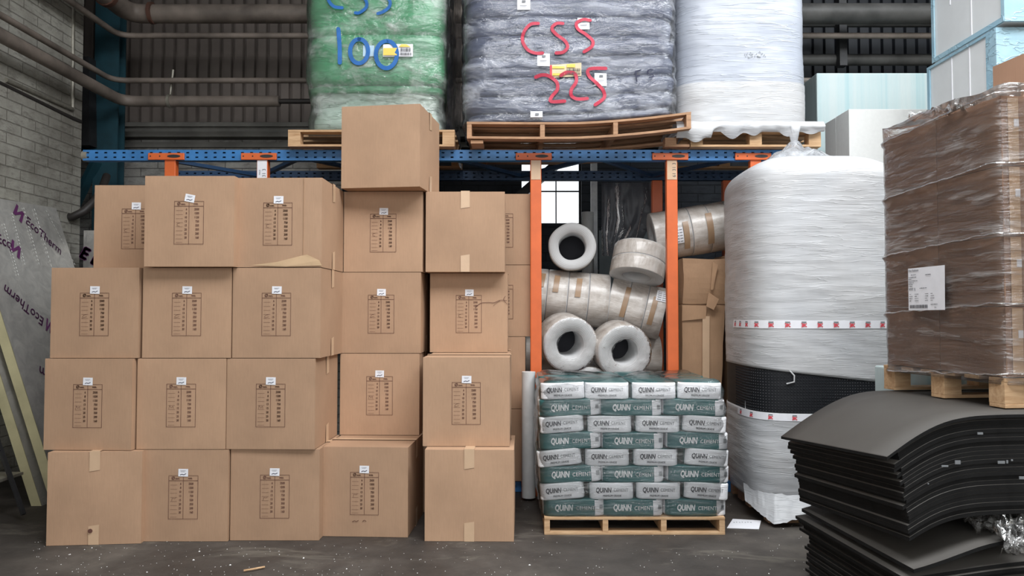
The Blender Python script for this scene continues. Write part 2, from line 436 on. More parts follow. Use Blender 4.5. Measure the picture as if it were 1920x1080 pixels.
def mk_foam():
    m, t, N, L, bs = nt('black_foam_sheet'); setup(bs, (.030,.0285,.027), .66, 0, .35)
    v = coords(N, L); n = noi(N, L, v, 220, 2); n1 = noi(N, L, v, 3, 4)
    L.new(ramp(N, L, n1, [(.3, (.060,.054,.048)), (.7, (.072,.066,.059))]), bs.inputs['Base Color'])
    bump(N, L, n, bs, .35, .001)
    return m
M['foam'] = mk_foam()
M['foam_edge'] = plain('cut_foam_edge', (.011, .0108, .0108), .9, 0, .3, 12, .2, .2)
def mk_rollend():
    m, t, N, L, bs = nt('spiral_foam_end'); setup(bs, (.66,.66,.66), .5, 0, .4)
    v = coords(N, L)
    wv = N.new('ShaderNodeTexWave'); wv.wave_type = 'RINGS'; wv.rings_direction = 'Y'; wv.inputs['Scale'].default_value = 22
    wv.inputs['Distortion'].default_value = 1.2; L.new(v, wv.inputs[0])
    n = noi(N, L, v, 8, 4)
    c = ramp(N, L, wv.outputs[1], [(.0, (.50,.50,.51)), (.5, (.58,.58,.58))])
    L.new(mixc(N, L, mathn(N, L, 'MULTIPLY', n, .5), c, (.45,.44,.43)), bs.inputs['Base Color'])
    bump(N, L, wv.outputs[1], bs, .15, .004)
    return m
M['roll_end'] = mk_rollend()
def mk_xps():
    m, t, N, L, bs = nt('blue_white_wrapped_pack'); setup(bs, (.6,.8,.85), .35, 0, .5)
    tc = N.new('ShaderNodeTexCoord'); sx = N.new('ShaderNodeSeparateXYZ'); L.new(tc.outputs['Object'], sx.inputs[0])
    cb = N.new('ShaderNodeCombineXYZ'); L.new(sx.outputs[0], cb.inputs[0])
    n = noi(N, L, cb.outputs[0], 5.5, 3, .6)
    c = ramp(N, L, n, [(.36, (.34,.56,.60)), (.46, (.54,.66,.67)), (.60, (.60,.68,.68))])
    L.new(c, bs.inputs['Base Color'])
    bump(N, L, noi(N, L, coords(N, L, (18,18,1.5), (0, R(6), 0)), 2, 3), bs, .4, .01)
    return m
M['xps'] = mk_xps()
M['pack_white'] = plain('white_insulation_pack', (.72,.74,.74), .5, 0, .05, 4, .1)
M['pack_blue'] = stretch('blue_film_pack', (.42,.60,.68), (.25,.44,.56), .25, .6, 20, (3,3,6), .3)
M['bag_green'] = stretch('green_paper_bag', (.030,.135,.135), (.020,.100,.105), .30, .3, 3, (2,2,22), .35, .25)
M['bag_white'] = stretch('white_paper_bag', (.80,.80,.82), (.74,.74,.76), .35, .35, 5, (3,3,14), .3, .3)
def mk_dimple():
    m, t, N, L, bs = nt('black_dimpled_membrane'); setup(bs, (.009,.010,.013), .55, 0, .35)
    return m
M['dimple'] = mk_dimple()
M['glass'] = None
def mk_glass():
    m, t, N, L, bs = nt('window_glass'); setup(bs, (.9,.93,.95), .05)
    N.remove(bs); g = N.new('ShaderNodeBsdfTransparent'); g.inputs[0].default_value = (.95,.96,.97,1)
    gl = N.new('ShaderNodeBsdfGlossy'); gl.inputs['Roughness'].default_value = .05
    mx = N.new('ShaderNodeMixShader'); mx.inputs[0].default_value = .06
    L.new(g.outputs[0], mx.inputs[1]); L.new(gl.outputs[0], mx.inputs[2]); L.new(mx.outputs[0], N['Material Output'].inputs[0])
    return m
M['glass'] = mk_glass()

# ------------------------------------------------------------------ the hall
XL, XR, YB, ZC = -4.5, 6.2, 8.8, 6.4
o = MB().box(-9, 9, -12, 10, -.1, 0).build('floor', M['floor']); tag(o, kind='structure')
YN_ = 7.75   # the painted brick ends here; a dark recess follows before the corner
o = MB().box(XL-.25, XL, -5, YN_, 0, ZC).build('wall_left', M['brick_left']); tag(o, kind='structure')
o = MB().box(XL-1.2, XL-.95, YN_-.3, YB+.3, 0, ZC).box(XL-.95, XL-.25, YN_-.3, YN_-.05, 0, ZC).build('wall_recess', M['roof']); tag(o, kind='structure')
o = MB().box(XR, XR+.25, -5, YB+.3, 0, ZC).build('wall_right', M['brick_left']); tag(o, kind='structure')
# back wall with the window opening
wx0, wx1, wz0, wz1 = PX(975, YB), PX(1091, YB), PZ(420, YB), PZ(296, YB)
ZB = PZ(262, YB)      # top of the masonry
XM = PX(640, YB)
mb = MB(); a0, a1 = YB, YB+.3
tag(MB().box(XL-.95, XM, a0, a1, 0, ZB).build('wall_back', M['brick_back']), kind='structure')
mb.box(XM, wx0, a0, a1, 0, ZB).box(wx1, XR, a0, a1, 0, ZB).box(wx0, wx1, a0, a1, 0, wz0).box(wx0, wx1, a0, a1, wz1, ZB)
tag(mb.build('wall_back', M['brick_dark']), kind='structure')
ZCL = PZ(233, YB)
mb = MB(); pitch = .139; x = XL-.95; prof = []
while x < XR:
    prof += [(x, 0), (x+.032, 0), (x+.040, .055), (x+.131, .055)]; x += pitch
vs = []; n = len(prof)
for z in (ZCL, ZC): vs += [(px, YB+.12-dy, z) for px, dy in prof]
mb.add(vs, [(i, i+1, n+i+1, n+i) for i in range(n-1)])
o = mb.build('wall_upper', [M['cladding'], M['clad_shaded']]); tag(o, kind='structure')
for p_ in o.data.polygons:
    if p_.center.x > 1.5: p_.material_index = 1  # right stretch takes the copy with painted shade
mb = MB()
mb.box(XL-.9, XR, YB-.10, YB+.1, ZCL-.05, ZCL).box(XL-.9, XR, YB-.06, YB+.3, ZB+.08, ZCL-.05)
tag(mb.build('trim_1', M['ledge']), kind='structure')
mb = MB()
mb.box(XL-.9, XR, YB-.16, YB+.1, ZB, ZB+.06).box(XL-.9, XR, YB-.05, YB+.02, ZB-.10, ZB-.04)
tag(mb.build('trim_2', M['ledge']), kind='structure')
mb = MB()   # roof with the rooflight opening and one for the added lamp left free
mb.box(XL-1.2, 3.1, 3.3, YB+.3, ZC, ZC+.1).box(3.1, XR+.25, 5.8, YB+.3, ZC, ZC+.1).box(5.5, XR+.25, 3.3, 5.8, ZC, ZC+.1).box(XL-.25, XR+.25, -5, .4, ZC, ZC+.1)
mb.box(XL-.25, -1.6, .4, 3.3, ZC, ZC+.1).box(4.8, XR+.25, .4, 3.3, ZC, ZC+.1)
tag(mb.build('ceiling', M['roof']), kind='structure')
# window
wroot = empty('window_1', ((wx0+wx1)/2, YB+.12, wz0)); tag(wroot, kind='structure')
W, H = wx1-wx0, wz1-wz0
mb = MB(); fr = .022
mb.box(-W/2, W/2, -.02, .02, 0, fr).box(-W/2, W/2, -.02, .02, H-fr, H).box(-W/2, -W/2+fr, -.02, .02, fr, H-fr).box(W/2-fr, W/2, -.02, .02, fr, H-fr)
mb.build('window_frame', M['dark_metal'], wroot)
mb = MB()
for zz in (PZ(356, YB)-wz0, PZ(388, YB)-wz0 if False else H*.82): mb.box(-W/2+fr, W/2-fr, -.008, .008, zz-.008, zz+.008)
for xx in (PX(1044, YB)-(wx0+wx1)/2,): mb.box(xx-.007, xx+.007, -.007, .007, fr, H-fr)
mb.build('glazing_bar', M['dark_metal'], wroot)
MB().box(-W/2+fr, W/2-fr, .010, .014, fr, H-fr).build('pane', M['glass'], wroot)

# ------------------------------------------------------------------ steel column and bracing in the far left corner
YC = 8.35
root = empty('steel_column', (PX(199, YC), YC, 0), 0, 'teal steel column in the far left corner behind the cartons', 'column')
mb = MB(); hw = .135
mb.box(-hw, hw, -.08, -.06, 0, 5.6).box(-hw, hw, .06, .08, 0, 5.6).box(-.012, .012, -.06, .06, 0, 5.6)
mb.build('column_shaft', M['teal'], root)
mb = MB()
a = P(140, 390, YC); b = P(193, 308, YC)
mb.bar(a-root.location+Vector((0,-.02,0)), b-root.location+Vector((0,-.14,0)), .10, .06).build('corner_brace', M['teal'], root)
mb = MB(); a = P(135, 270, YC); b = P(182, 273, YC)
mb.bar(a-root.location, b-root.location, .1, .14).build('bracket', M['teal'], root)
o = MB().bar(P(163, 110, 8.2), P(165, 275, 8.2), .12, .14).build('cable_tray', M['dark_metal']); tag(o, 'dark vertical duct between the brick wall and the teal column', 'duct')
mb = MB()
mb.tube([P(110, 405, 7.6), P(135, 407, 7.55), P(158, 396, 7.6), P(178, 376, 7.7), P(193, 350, 7.85), P(200, 330, 8.0)], .040, 14)
hz = mb.build('hose', M['hose']); tag(hz, 'thick black hose curving up beside the teal column', 'hose')
c = MB().tube([P(106, 385, 7.6), P(111, 420, 7.6)], .058, 14).build('hose_clamp', M['pipe_rust'], hz)

# ------------------------------------------------------------------ pipes
def bend(p0, pc, p1, r=.18, k=6):
    pc = Vector(pc); a = pc + (Vector(p0)-pc).normalized()*r; b = pc + (Vector(p1)-pc).normalized()*r
    return [Vector(p0)] + [a*(1-t)**2 + pc*2*t*(1-t) + b*t*t for t in [i/k for i in range(k+1)]] + [Vector(p1)]
def pipe_run(corner_px, r, ytop, label, left_end_y=5.0, xend=6.0, xw=-4.25, name='pipe', endpx=None):
    Y = -xw*F/(960-corner_px)
    z = PZ(ytop, Y)
    x1 = PX(endpx, Y) if endpx else xend
    path = bend((xw, left_end_y, z), (xw, Y, z), (x1, Y, z))
    o = MB().tube(path, r, 14).build(name, M['pipe']); tag(o, label, 'pipe')
    return o, Y, z
pr, Yp, zp = pipe_run(235, .10, 26, 'thick lagged pipe along the top of the back wall on the left', name='large_pipe', xw=-4.1, endpx=1180)
tag(MB().tube([(PX(1181, Yp), Yp, zp), (6.0, Yp, zp)], .11, 14).build('large_pipe', M['pipe_shaded']), 'thick dark pipe at the top right between the white load and the blue packs', 'pipe')  # same pipe run carried on in the painted-shade colour
for px in (222, 275): MB().tube([(PX(px, Yp) if px > 240 else -4.1, Yp-.02 if px > 240 else Yp-.5, zp), (PX(px+6, Yp) if px > 240 else -4.1, Yp-.02 if px > 240 else Yp-.44, zp)], .115, 14).build('pipe_clamp', M['pipe_rust'], pr)
pipe_run(215, .032, 67, 'thin upper pipe bending off the left wall below the thick pipe', xw=-4.3)
pipe_run(205, .030, 151, 'thin middle pipe halfway up the corrugated cladding', xw=-4.35)
pr, Y3, z3 = pipe_run(223, .060, 190, 'fat lower pipe on the left with a capped end before the green load', endpx=520, xw=-4.28)
MB().tube([(PX(518, Y3), Y3, z3), (PX(610, Y3), Y3, z3)], .028, 10).build('thin_pipe_end', M['hose'], pr)
mb = MB(); mb.tube([(PX(312, Y3), Y3, z3+.02), (PX(318, Y3), Y3, z3+.35)], .014, 8)
mb.tube([(PX(310, Y3), Y3, z3), (PX(315, Y3), Y3, z3)], .075, 14)
mb.build('pipe_hanger', M['zinc'], pr)
# pipes on the far right between the white load and the blue packs
zz = PZ(50, 8.5)
tag(MB().tube([(PX(1290, 8.4), 8.4, zz), (6.1, 8.4, zz)], .045, 12).build('pipe', M['pipe_shaded']), 'thin dark pipe crossing behind right of the white upper load', 'pipe')
zz = PZ(118, 8.5)
tag(MB().tube([(PX(1290, 8.4), 8.4, zz), (6.1, 8.4, zz)], .065, 12).build('pipe', M['pipe_shaded']), 'lowest dark pipe just above the blue and white pack', 'pipe')
mb = MB(); mb.box(PX(1578, 8.3), PX(1592, 8.3), 8.25, 8.35, PZ(125, 8.3), PZ(-30, 8.3))
mb.box(PX(1566, 8.3), PX(1600, 8.3), 8.22, 8.36, PZ(30, 8.3), PZ(12, 8.3))
tag(mb.build('pipe_bracket', M['dark_metal']), 'black vertical bracket carrying the pipes at upper right', 'bracket')
# conduit and cable on the left wall
def on_left(px, py):
    Y = -XL*F/(960-px); return P(px, py, Y)
mb = MB()
for (a, b) in (((127, -10), (127, 205)), ((127, 205), (0, 150))):
    A = on_left(*a)+Vector((.05,0,0)); B = on_left(*b)+Vector((.05,0,0)); mb.tube([A, B], .022, 8)
tag(mb.build('conduit', M['zinc']), 'grey conduit fixed on the white brick wall', 'conduit')
mb = MB()
pts = [on_left(-30, 145), on_left(60, 188), on_left(130, 222), on_left(145, 228)]
mb.tube([p+Vector((.03,0,0)) for p in pts], .022, 8)
tag(mb.build('cable_duct', M['hose']), 'dark cable duct sloping along the white brick wall', 'cable duct')
mb = MB(); pts = [on_left(px, py)+Vector((.02,0,0)) for px, py in ((0,256),(30,265),(60,266),(90,258),(115,247),(140,235))]
mb.tube(pts, .007, 6); tag(mb.build('cable', M['hose']), 'thin slack cable drooping across the white brick wall', 'cable')

# ------------------------------------------------------------------ storage rack
YF = 6.16; YR = 7.08
ZT = PZ(281, YF)
rack = empty('storage_rack', (0, YF, 0), 0, 'blue and orange storage rack spanning behind the cartons and the cement', 'rack')
def channel(x0, x1, h, dpt, holes=2):
    """perforated channel along x, front at y=0, top at z=0"""
    mb = MB(); p = .0755; n = int((x1-x0)/p); p = (x1-x0)/n
    hw, hh = .024, .012
    if holes == 2: rows = [-h*.27, -h*.70]
    else: rows = [-h*.5]
    zs = [0]
    for r_ in rows: zs += [r_+hh/2, r_-hh/2]
    zs.append(-h)
    for i in range(n):
        xs = [x0+i*p, x0+i*p+p/2-hw/2, x0+i*p+p/2+hw/2, x0+(i+1)*p]
        for a in range(3):
            for b in range(len(zs)-1):
                if a == 1 and b % 2 == 1: continue
                mb.quad((xs[a],0,zs[b+1]), (xs[a+1],0,zs[b+1]), (xs[a+1],0,zs[b]), (xs[a],0,zs[b]))
    mb.box(x0, x1, 0.001, dpt, -.003, 0).box(x0, x1, 0.001, dpt, -h, -h+.003).box(x0, x1, dpt-.003, dpt, -h+.003, -.003)
    return mb
xl, xr = PX(150, YF), PX(1475, YF)
hch = .088
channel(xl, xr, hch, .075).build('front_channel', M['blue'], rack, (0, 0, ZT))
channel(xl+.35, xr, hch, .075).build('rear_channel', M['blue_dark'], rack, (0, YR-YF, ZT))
MB().tube([(xl-.012, .035, ZT-hch/2), (xl+.03, .035, ZT-hch/2)], .046, 12).build('channel_end_cap', M['zinc'], rack)
xs = xl+.55; k = 0
zb = ZT-.05
while xs < xr-.7:
    mb = MB()
    a, b = (xs, .06, zb), (xs+.62, YR-YF, zb)
    if k % 2: a, b = (xs, YR-YF, zb), (xs+.62, .06, zb)
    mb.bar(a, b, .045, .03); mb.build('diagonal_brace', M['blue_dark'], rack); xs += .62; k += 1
posts = [(315, 275, 343), (489, 450, 517), (1005, 967, 1035), (1261.5, 1224, 1292), (1420, 1380, 1448)]
for i, (c, a, b) in enumerate(posts):
    x = PX(c, YF)
    ztop = ZT-.075; xa, xb = PX(a, YF), PX(b, YF)
    post_ = MB().box(x-.046, x+.046, -.005, .06, .10, ztop).build('upright_post', M['orange'], rack, bevel=.006)
    mb = MB(); mb.box(xa, xb, -.022, -.004, ztop-.012, ztop+.045)
    conn = mb.build('end_connector', M['orange'], rack, bevel=.004)
    mb = MB()
    for u in (.07, .33): mb.tube([(xa+(xb-xa)*u, -.0235, ztop+.018), (xa+(xb-xa)*u, -.021, ztop+.018)], .006, 10)
    vs = [(xa+(xb-xa)*(.72)+.055*math.cos(t), -.0245, ztop+.018+.013*math.sin(t)) for t in [2*PI*q/16 for q in range(16)]]
    mb.add(vs, [tuple(range(16))])
    mb.build('connector_holes', M['dark_metal'], conn)
    MB().box(x-.12, x+.12, -.03, .10, 0, .098).build('post_foot', M['orange'], rack)
    if c > 400 and c != 1420:
        st = MB()
        z1 = ztop-.014; h = .16 if c != 489 else .26
        st.box(x-.040, x+.040, -.0085, -.0055, z1-h, z1, 0)
        if c != 1005:
            fn = lambda u, v, x=x, z1=z1, h=h: Vector((x+u, -.0095, z1-h/2+v))
            put_text(st, '61 31 3', fn, .018, 0, .04, 1, rot=PI/2)
            if c == 489: put_text(st, 'MADE IN UK'[:4], fn, -.018, .03, .016, 1, rot=PI/2)
        st.build('paper_sticker', [M['paper'] if c == 489 else M['tape'], M['print_dark']], post_)
for x in (PX(1236, YR-.05), PX(1368, YR)):   # rear posts, only seen in the dark
    MB().box(x-.05, x+.05, YR-YF+.0, YR-YF+.07, .0, ZT-.09).build('upright_post', M['orange'], rack, bevel=.006)
for (x0, x1) in ((PX(905, YF), PX(1440, YF)),):
    channel(x0, x1, .085, .07, 1).build('floor_channel', M['blue'], rack, (0, .11, .088))
    channel(x0, x1, .085, .07, 1).build('floor_channel', M['blue'], rack, (0, YR-YF, .088))
# diagonal steel brace near the window
mb = MB(); mb.bar(P(955, 385, 8.55), P(1062, 292, 8.55), .14, .10)
tag(mb.build('wall_brace', M['dark_metal']), 'dark diagonal steel brace crossing in front of the bright window', 'brace')

# ------------------------------------------------------------------ pallets
def pallet(name, w, d, h, label, cat='pallet', mat='wood', stringers=4, bend_=None, loc=(0,0,0), rz=0, blocks=False, tb=.018):
    """origin: centre of the front bottom edge... x -w/2..w/2, y 0..d"""
    root = empty(name, loc, rz, label, cat)
    f = bend_ or (lambda x: 0)
    def slab(x0, x1, y0, y1, z0, z1, nm):
        mb = MB(); n = 12 if bend_ else 1; n = max(1, int(n*(x1-x0)/w)) if bend_ else 1
        for i in range(n):
            a = x0+(x1-x0)*i/n; b = x0+(x1-x0)*(i+1)/n
            vs = [(a,y0,z0+f(a)),(b,y0,z0+f(b)),(b,y1,z0+f(b)),(a,y1,z0+f(a)),(a,y0,z1+f(a)),(b,y0,z1+f(b)),(b,y1,z1+f(b)),(a,y1,z1+f(a))]
            fs = [(0,3,2,1),(4,5,6,7),(0,1,5,4),(2,3,7,6)]
            if i == 0: fs.append((3,0,4,7))
            if i == n-1: fs.append((1,2,6,5))
            mb.add(vs, fs)
        return mb.build(nm, M[mat], root, bevel=.002 if n == 1 else 0)
    for y0 in (0, d/2-.05, d-.1): slab(-w/2, w/2, y0, y0+.1, 0, tb, 'bottom_board')
    nb = 6
    for i in range(nb):
        y0 = i*(d-.1)/(nb-1); slab(-w/2, w/2, y0, y0+.1, h-tb, h, 'deck_board')
    for i in range(stringers):
        sw = .10 if blocks else .038
        x = -w/2+sw/2+i*(w-sw)/(stringers-1)
        if blocks:
            for y0 in (0.002, d/2-.05, d-.102): slab(x-sw/2, x+sw/2, y0, y0+.1, tb, h-tb, 'block')
        else: slab(x-sw/2, x+sw/2, 0.002, d-.002, tb, h-tb, 'stringer')
    return root

# ------------------------------------------------------------------ printed cartons
BS = .584; BH = .594
def carton_mesh(w, d, h, name, mat, bow=.004):
    """box with softly bowed faces and folded edges, base at z=0, centred in x/y"""
    bm = bmesh.new()
    bmesh.ops.create_cube(bm, size=1)
    bmesh.ops.subdivide_edges(bm, edges=bm.edges[:], cuts=5, use_grid_fill=True)
    for v in bm.verts:
        x, y, z = v.co*2
        k = lambda a, b: (1-a*a)*(1-b*b)
        v.co = Vector((x*w/2 + (bow*k(y, z)*x if abs(x) > .99 else 0), y*d/2 + (bow*k(x, z)*y if abs(y) > .99 else 0), (z+1)*h/2))
    bmesh.ops.recalc_face_normals(bm, faces=bm.faces)
    me = bpy.data.meshes.new(name); bm.to_mesh(me); bm.free(); me.materials.append(mat)
    return me
card_me = carton_mesh(BS, BS, BH, 'carton_body', M['card'])
def table_mesh(variant):
    mb = MB(); W_, H_ = .193, .283; t = .0026; y = -BS/2-.0055
    fn = lambda x, z: Vector((x, y, z))
    def ln(x0, x1, z0, z1): mb.quad((x0,y,z0), (x1,y,z0), (x1,y,z1), (x0,y,z1))
    ln(-W_/2, W_/2, H_/2-t, H_/2); ln(-W_/2, W_/2, -H_/2, -H_/2+t); ln(-W_/2, -W_/2+t, -H_/2, H_/2); ln(W_/2-t, W_/2, -H_/2, H_/2)
    ln(-t/2, t/2, -H_/2, H_/2); ln(-W_/2, W_/2, H_/2-.035, H_/2-.032)
    put_text(mb, 'Ø', fn, -.067, H_/2-.018, .028, bold=.0008); put_text(mb, 'mm.', fn, -.038, H_/2-.020, .017, bold=.0006)
    put_text(mb, 'mts.', fn, .045, H_/2-.018, .018, bold=.0006)
    L1 = ['6','8','10','13','15','20','25','30']; L2 = ['2500','1500','1150','750','550','350','200','160']
    for i in range(8):
        z = H_/2-.054-i*.0265
        put_text(mb, L1[i], fn, -.013, z, .020, sx=.8, bold=.0006, align='RIGHT'); put_text(mb, L2[i], fn, .066, z, .020, sx=.8, bold=.0006, align='RIGHT')
        ln(-.085, -.040, z-.009, z-.0075)
    ln(-.085, -.042, -H_/2+.012, -H_/2+.0135)
    z = H_/2-.054-4*.0265
    if variant == 0: ribbon(mb, [(-.075, z-.006), (-.072, z+.012), (-.055, z+.010), (-.048, z+.016)], .0018, fn)
    elif variant == 1: ribbon(mb, [(-.080, z-.004), (-.074, z+.018), (-.064, z+.002), (-.054, z+.014), (-.05, z-.002)], .0018, fn)
    elif variant == 2: ribbon(mb, [(-.08, z), (-.066, z+.014), (-.052, z+.016)], .0018, fn); ribbon(mb, [(-.078, z-.005), (-.05, z+.003)], .0018, fn)
    else: ribbon(mb, [(-.058, z+.016), (-.074, z+.012), (-.076, z), (-.06, z-.004)], .0018, fn)
    return mb.mesh('printed_table', M['ink'])
table_mes = [table_mesh(i) for i in range(4)]
mb = MB(); y = -BS/2-.0065
mb.quad((-.032,y,-.024), (.032,y,-.026), (.033,y,.024), (-.031,y,.025), 0)
fn = lambda x, z: Vector((x, y-.001, z))
ribbon(mb, [(-.018,-.014), (-.006,-.010), (.004,-.013), (.018,-.007)], .004, fn, 1)
ribbon(mb, [(-.018,.012), (.016,.013)], .0015, fn, 1); ribbon(mb, [(-.014,.006), (.010,.006)], .0012, fn, 1)
stick_me = mb.mesh('address_sticker', [M['paper'], M['marker']])
def tape_mesh(top):
    """strip along x over the top (or bottom) seam, folded down both ends"""
    mb = MB(); z = BH+.0055 if top else -.001; s = 1 if top else -1; e = BS/2+.0055; tl = .125
    if not top: mb.quad((-e,-.033,0), (-e,.033,0), (e,.033,0), (e,-.033,0))
    if top: mb.quad((-e,-.033,z), (e,-.033,z), (e,.033,z), (-e,.033,z))
    z0 = z if top else .0
    for q in (-1, 1): mb.quad((q*e,-.033*q,z0-s*tl-.006), (q*e,.033*q,z0-s*tl+.004), (q*e,.033*q,z0), (q*e,-.033*q,z0))
    return mb.mesh('packing_tape', M['tape'])
tape_me = [tape_mesh(True), tape_mesh(False)]
mb = MB(); mb.box(-BS/2+.002, BS/2-.002, -.0015, .0015, BH+.0045, BH+.0052)
seam_me = mb.mesh('flap_seam', M['ink'])
ncart = [0]
def carton(pxc, Yf, level, label, rz=0, blank=False, z0=None, dz_table=0, dxt=0, stk=True, var=None, stick_rot=0):
    z = (level*.598 if z0 is None else z0) + .002
    xc = PX(pxc, Yf)
    yc = Yf + BS/2
    root = empty('cardboard_carton', (xc, yc, z), R(rz) + (PI/2 if blank else 0), label, 'box', 'stacked brown cartons')
    link('carton_body', card_me, root)
    link('packing_tape', tape_me[0], root); link('packing_tape', tape_me[1], root)
    if not blank:
        v = ncart[0] % 4 if var is None else var
        link('printed_table', table_mes[v], root, (dxt, 0, BH/2-.01+dz_table))
        if stk: link('address_sticker', stick_me, root, (dxt+.002*(v-1), 0, BH/2-.01+dz_table+.160), (0, R(stick_rot), 0))
    ncart[0] += 1
    return root
Y0 = 4.93
rows = [
 # px centre of the front, front distance, level, label, kwargs
 (176, 4.86, 0, 'blank taped carton on the floor, leftmost of the bottom row', dict(rz=5, blank=True)),
 (171, 4.90, 1, 'printed carton second from the floor in the leftmost column', dict(rz=-2)),
 (179, 4.92, 2, 'printed carton topping the leftmost front column beside the foil board', dict(rz=-1)),
 (252, 5.22, 3, 'printed carton set back at upper left, half hidden behind its neighbour', dict(dxt=0)),
 (349, 4.93, 0, 'printed carton on the floor, second from the left', dict()),
 (342.5, 4.93, 1, 'printed carton second from the floor in the second column from the left', dict()),
 (350.5, 4.93, 2, 'printed carton third from the floor in the second column from the left', dict(rz=0)),
 (352.5, 4.86, 3, 'printed carton topping the second column with a tilted white sticker', dict(stick_rot=10)),
 (519, 4.95, 0, 'printed carton on the floor, third from the left', dict()),
 (511, 4.93, 1, 'printed carton second from the floor in the third column, side face showing', dict(rz=-1)),
 (520, 4.93, 2, 'printed carton third from the floor in the third column with side face showing', dict(rz=-1)),
 (521, 4.93, 3, 'scuffed printed carton topping the third column with a torn bottom edge', dict(rz=-1)),
 (690, 5.03, 0, 'printed carton standing forward on the floor with its top visible', dict(rz=-3)),
 (714, 5.50, 1, 'printed carton second from the floor in the fourth column, set back', dict(rz=-1)),
 (716, 5.50, 2, 'printed carton third from the floor in the fourth column, set back', dict(rz=-1)),
 (719, 5.50, 3, 'printed carton shaded by the single blank carton resting on top of it', dict(rz=-1)),
 (722, 5.33, 4, 'plain carton without print alone on top of the fourth column', dict(rz=-8)),
 (882, 4.93, 0, 'blank taped carton on the floor at the right end of the front row', dict(blank=True, rz=-1)),
 (876, 5.04, 1, 'printed carton second from the floor in the rightmost front column', dict(rz=-1)),
 (879, 5.62, 2, 'printed carton with a torn crack running from its right edge', dict()),
 (872, 5.50, 3, 'blank taped carton topping the rightmost front column', dict(blank=True)),
]
roots = []
for (pxc, Yf, lv, lab, kw) in rows:
    c_ = carton(pxc, Yf, lv, lab, **kw)
    if lv == 4:
        for ch in list(c_.children):
            if ch.name.startswith(('printed', 'address')): bpy.data.objects.remove(ch)
    roots.append(c_)
# column behind, standing inside the rack
for i, (pr_, lab) in enumerate(((985, 'rear carton lowest of the column just left of the orange post'), (985, 'rear carton second up in the column just left of the orange post'),
                  (995, 'rear carton third up in the column just left of the orange post'), (995, 'rear carton topping the column just left of the orange post'))):
    c_ = carton(pr_-69, 6.20 if i < 2 else 6.20, 0, lab, z0=.099+i*.598, stk=False, dxt=.05)
    c_.location.x = PX(pr_, 6.2)-BS/2
    c_.location.y = 6.23+BS/2
# cartons that carry the set-back upper ones
carton(737, 5.64, 0, 'rear carton glimpsed in the gap between the two right floor cartons', stk=False)
carton(884, 5.635, 0, 'rear floor carton hidden behind the blank right carton', stk=False)
carton(884, 5.635, 1, 'rear carton hidden under the torn carton', stk=False)
# torn crack on the carton
torn = [r_ for r_ in roots if 'torn crack' in r_['label']][0]
mb = MB(); y = -BS/2-.0075; fn = lambda x, z: Vector((x, y, z))
ribbon(mb, [(.05,.335), (.09,.368), (.15,.373), (.19,.372), (.235,.39), (.285,.388)], .004, fn)
ribbon(mb, [(.235,.388), (.20,.362), (.185,.350)], .002, fn); ribbon(mb, [(.275,.42), (.262,.395), (.29,.36)], .003, fn)
mb.build('torn_crack', M['ink'], torn)
torn2 = [r_ for r_ in roots if 'torn bottom edge' in r_['label']][0]
mb = MB(); y = -BS/2-.006
mb.add([(-.18,y,.012), (.0,y-.003,.035), (.16,y-.006,.075), (.20,y-.008,.082), (.28,y-.006,.045), (.295,y,.010), (.05,y,.004)], [(0,6,5,4,3,2,1)])
mb.build('torn_flap', plain('bare_cardboard_edge', (.62,.43,.26), .8), torn2)
mb = MB(); mb.box(.17, .1725, -BS/2-.0065, -BS/2-.004, .09, BH-.004); mb.build('fold_line', M['card_old'], torn2)
fl = [r_ for r_ in roots if 'standing forward' in r_['label']][0]
mb = MB(); fn = lambda x, z: Vector((x, -BS/2-.006, z))
ribbon(mb, [(-.08,.10), (-.065,.106), (-.055,.101), (-.04,.108)], .004, fn); ribbon(mb, [(-.01,.103), (.0,.11), (.012,.104)], .004, fn)
mb.build('scribble', M['ink'], fl)
bl = roots[0]
mb = MB(); mb.tube([(-BS/2-.006, 0.02, .09), (-BS/2-.012, 0.02, .09)], .014, 9); mb.build('punched_hole', M['ink'], bl)

# ------------------------------------------------------------------ cement pallet
YC0 = 5.10
pal = pallet('wooden_pallet', PX(1356, 5.08)-PX(1020, 5.08), 1.0, .118, 'pale wooden pallet on the floor under the cement bags', mat='wood', loc=(PX(1188, 5.08), 5.08, 0))
def bag_mesh(w, d, h, side):
    mb = MB()
    prof_ = []
    K = 12
    for i in range(K+1):
        t = -math.cos(PI*i/K); prof_.append((h/2+h/2*t, max(.03, (1-abs(t)**(5 if side else 7))**(1/3.0)) if abs(t) < 1 else .55))
    e0, e1 = (.955, .985) if not side else (.93, .975)
    prof_[0] = (0, e0); prof_[-1] = (h, e0); prof_[1] = (prof_[1][0], e1); prof_[-2] = (prof_[-2][0], e1)
    for q_ in range(2, K-1): prof_[q_] = (prof_[q_][0], 1.0)
    seed = w*10
    nf = lambda th, z, p: .004*noise.noise(Vector((p.x*9+seed, p.y*9, z*9)))
    superstack(mb, w, d, prof_, 9 if not side else 7, 64, nf)
    for i, f in enumerate(mb.f):
        c = sum((mb.v[j] for j in f), Vector())/len(f)
        if side: mb.m[i] = 1 if (c.x > w/2-.062 or c.x < -w/2+.012) else 0
        else: mb.m[i] = 1 if c.y < -d/2+.028 else 0
    bv = bvh_of(mb)
    def fn(x, z, off=.005):
        hit = bv.ray_cast(Vector((x, -5, z)), Vector((0, 1, 0)))
        yy = hit[0].y if hit[0] else -d/2
        return Vector((x, yy-off, z))
    return mb, fn
wb, fnw = bag_mesh(.308, .47, .112, False)
white_bag = wb.mesh('bag_body', [M['bag_green'], M['bag_white']])
t1 = MB(); fit_text(t1, 'QUiNN', fnw, -.110, -.004, .063, .045, 0, bold=.0016, shear=.15)
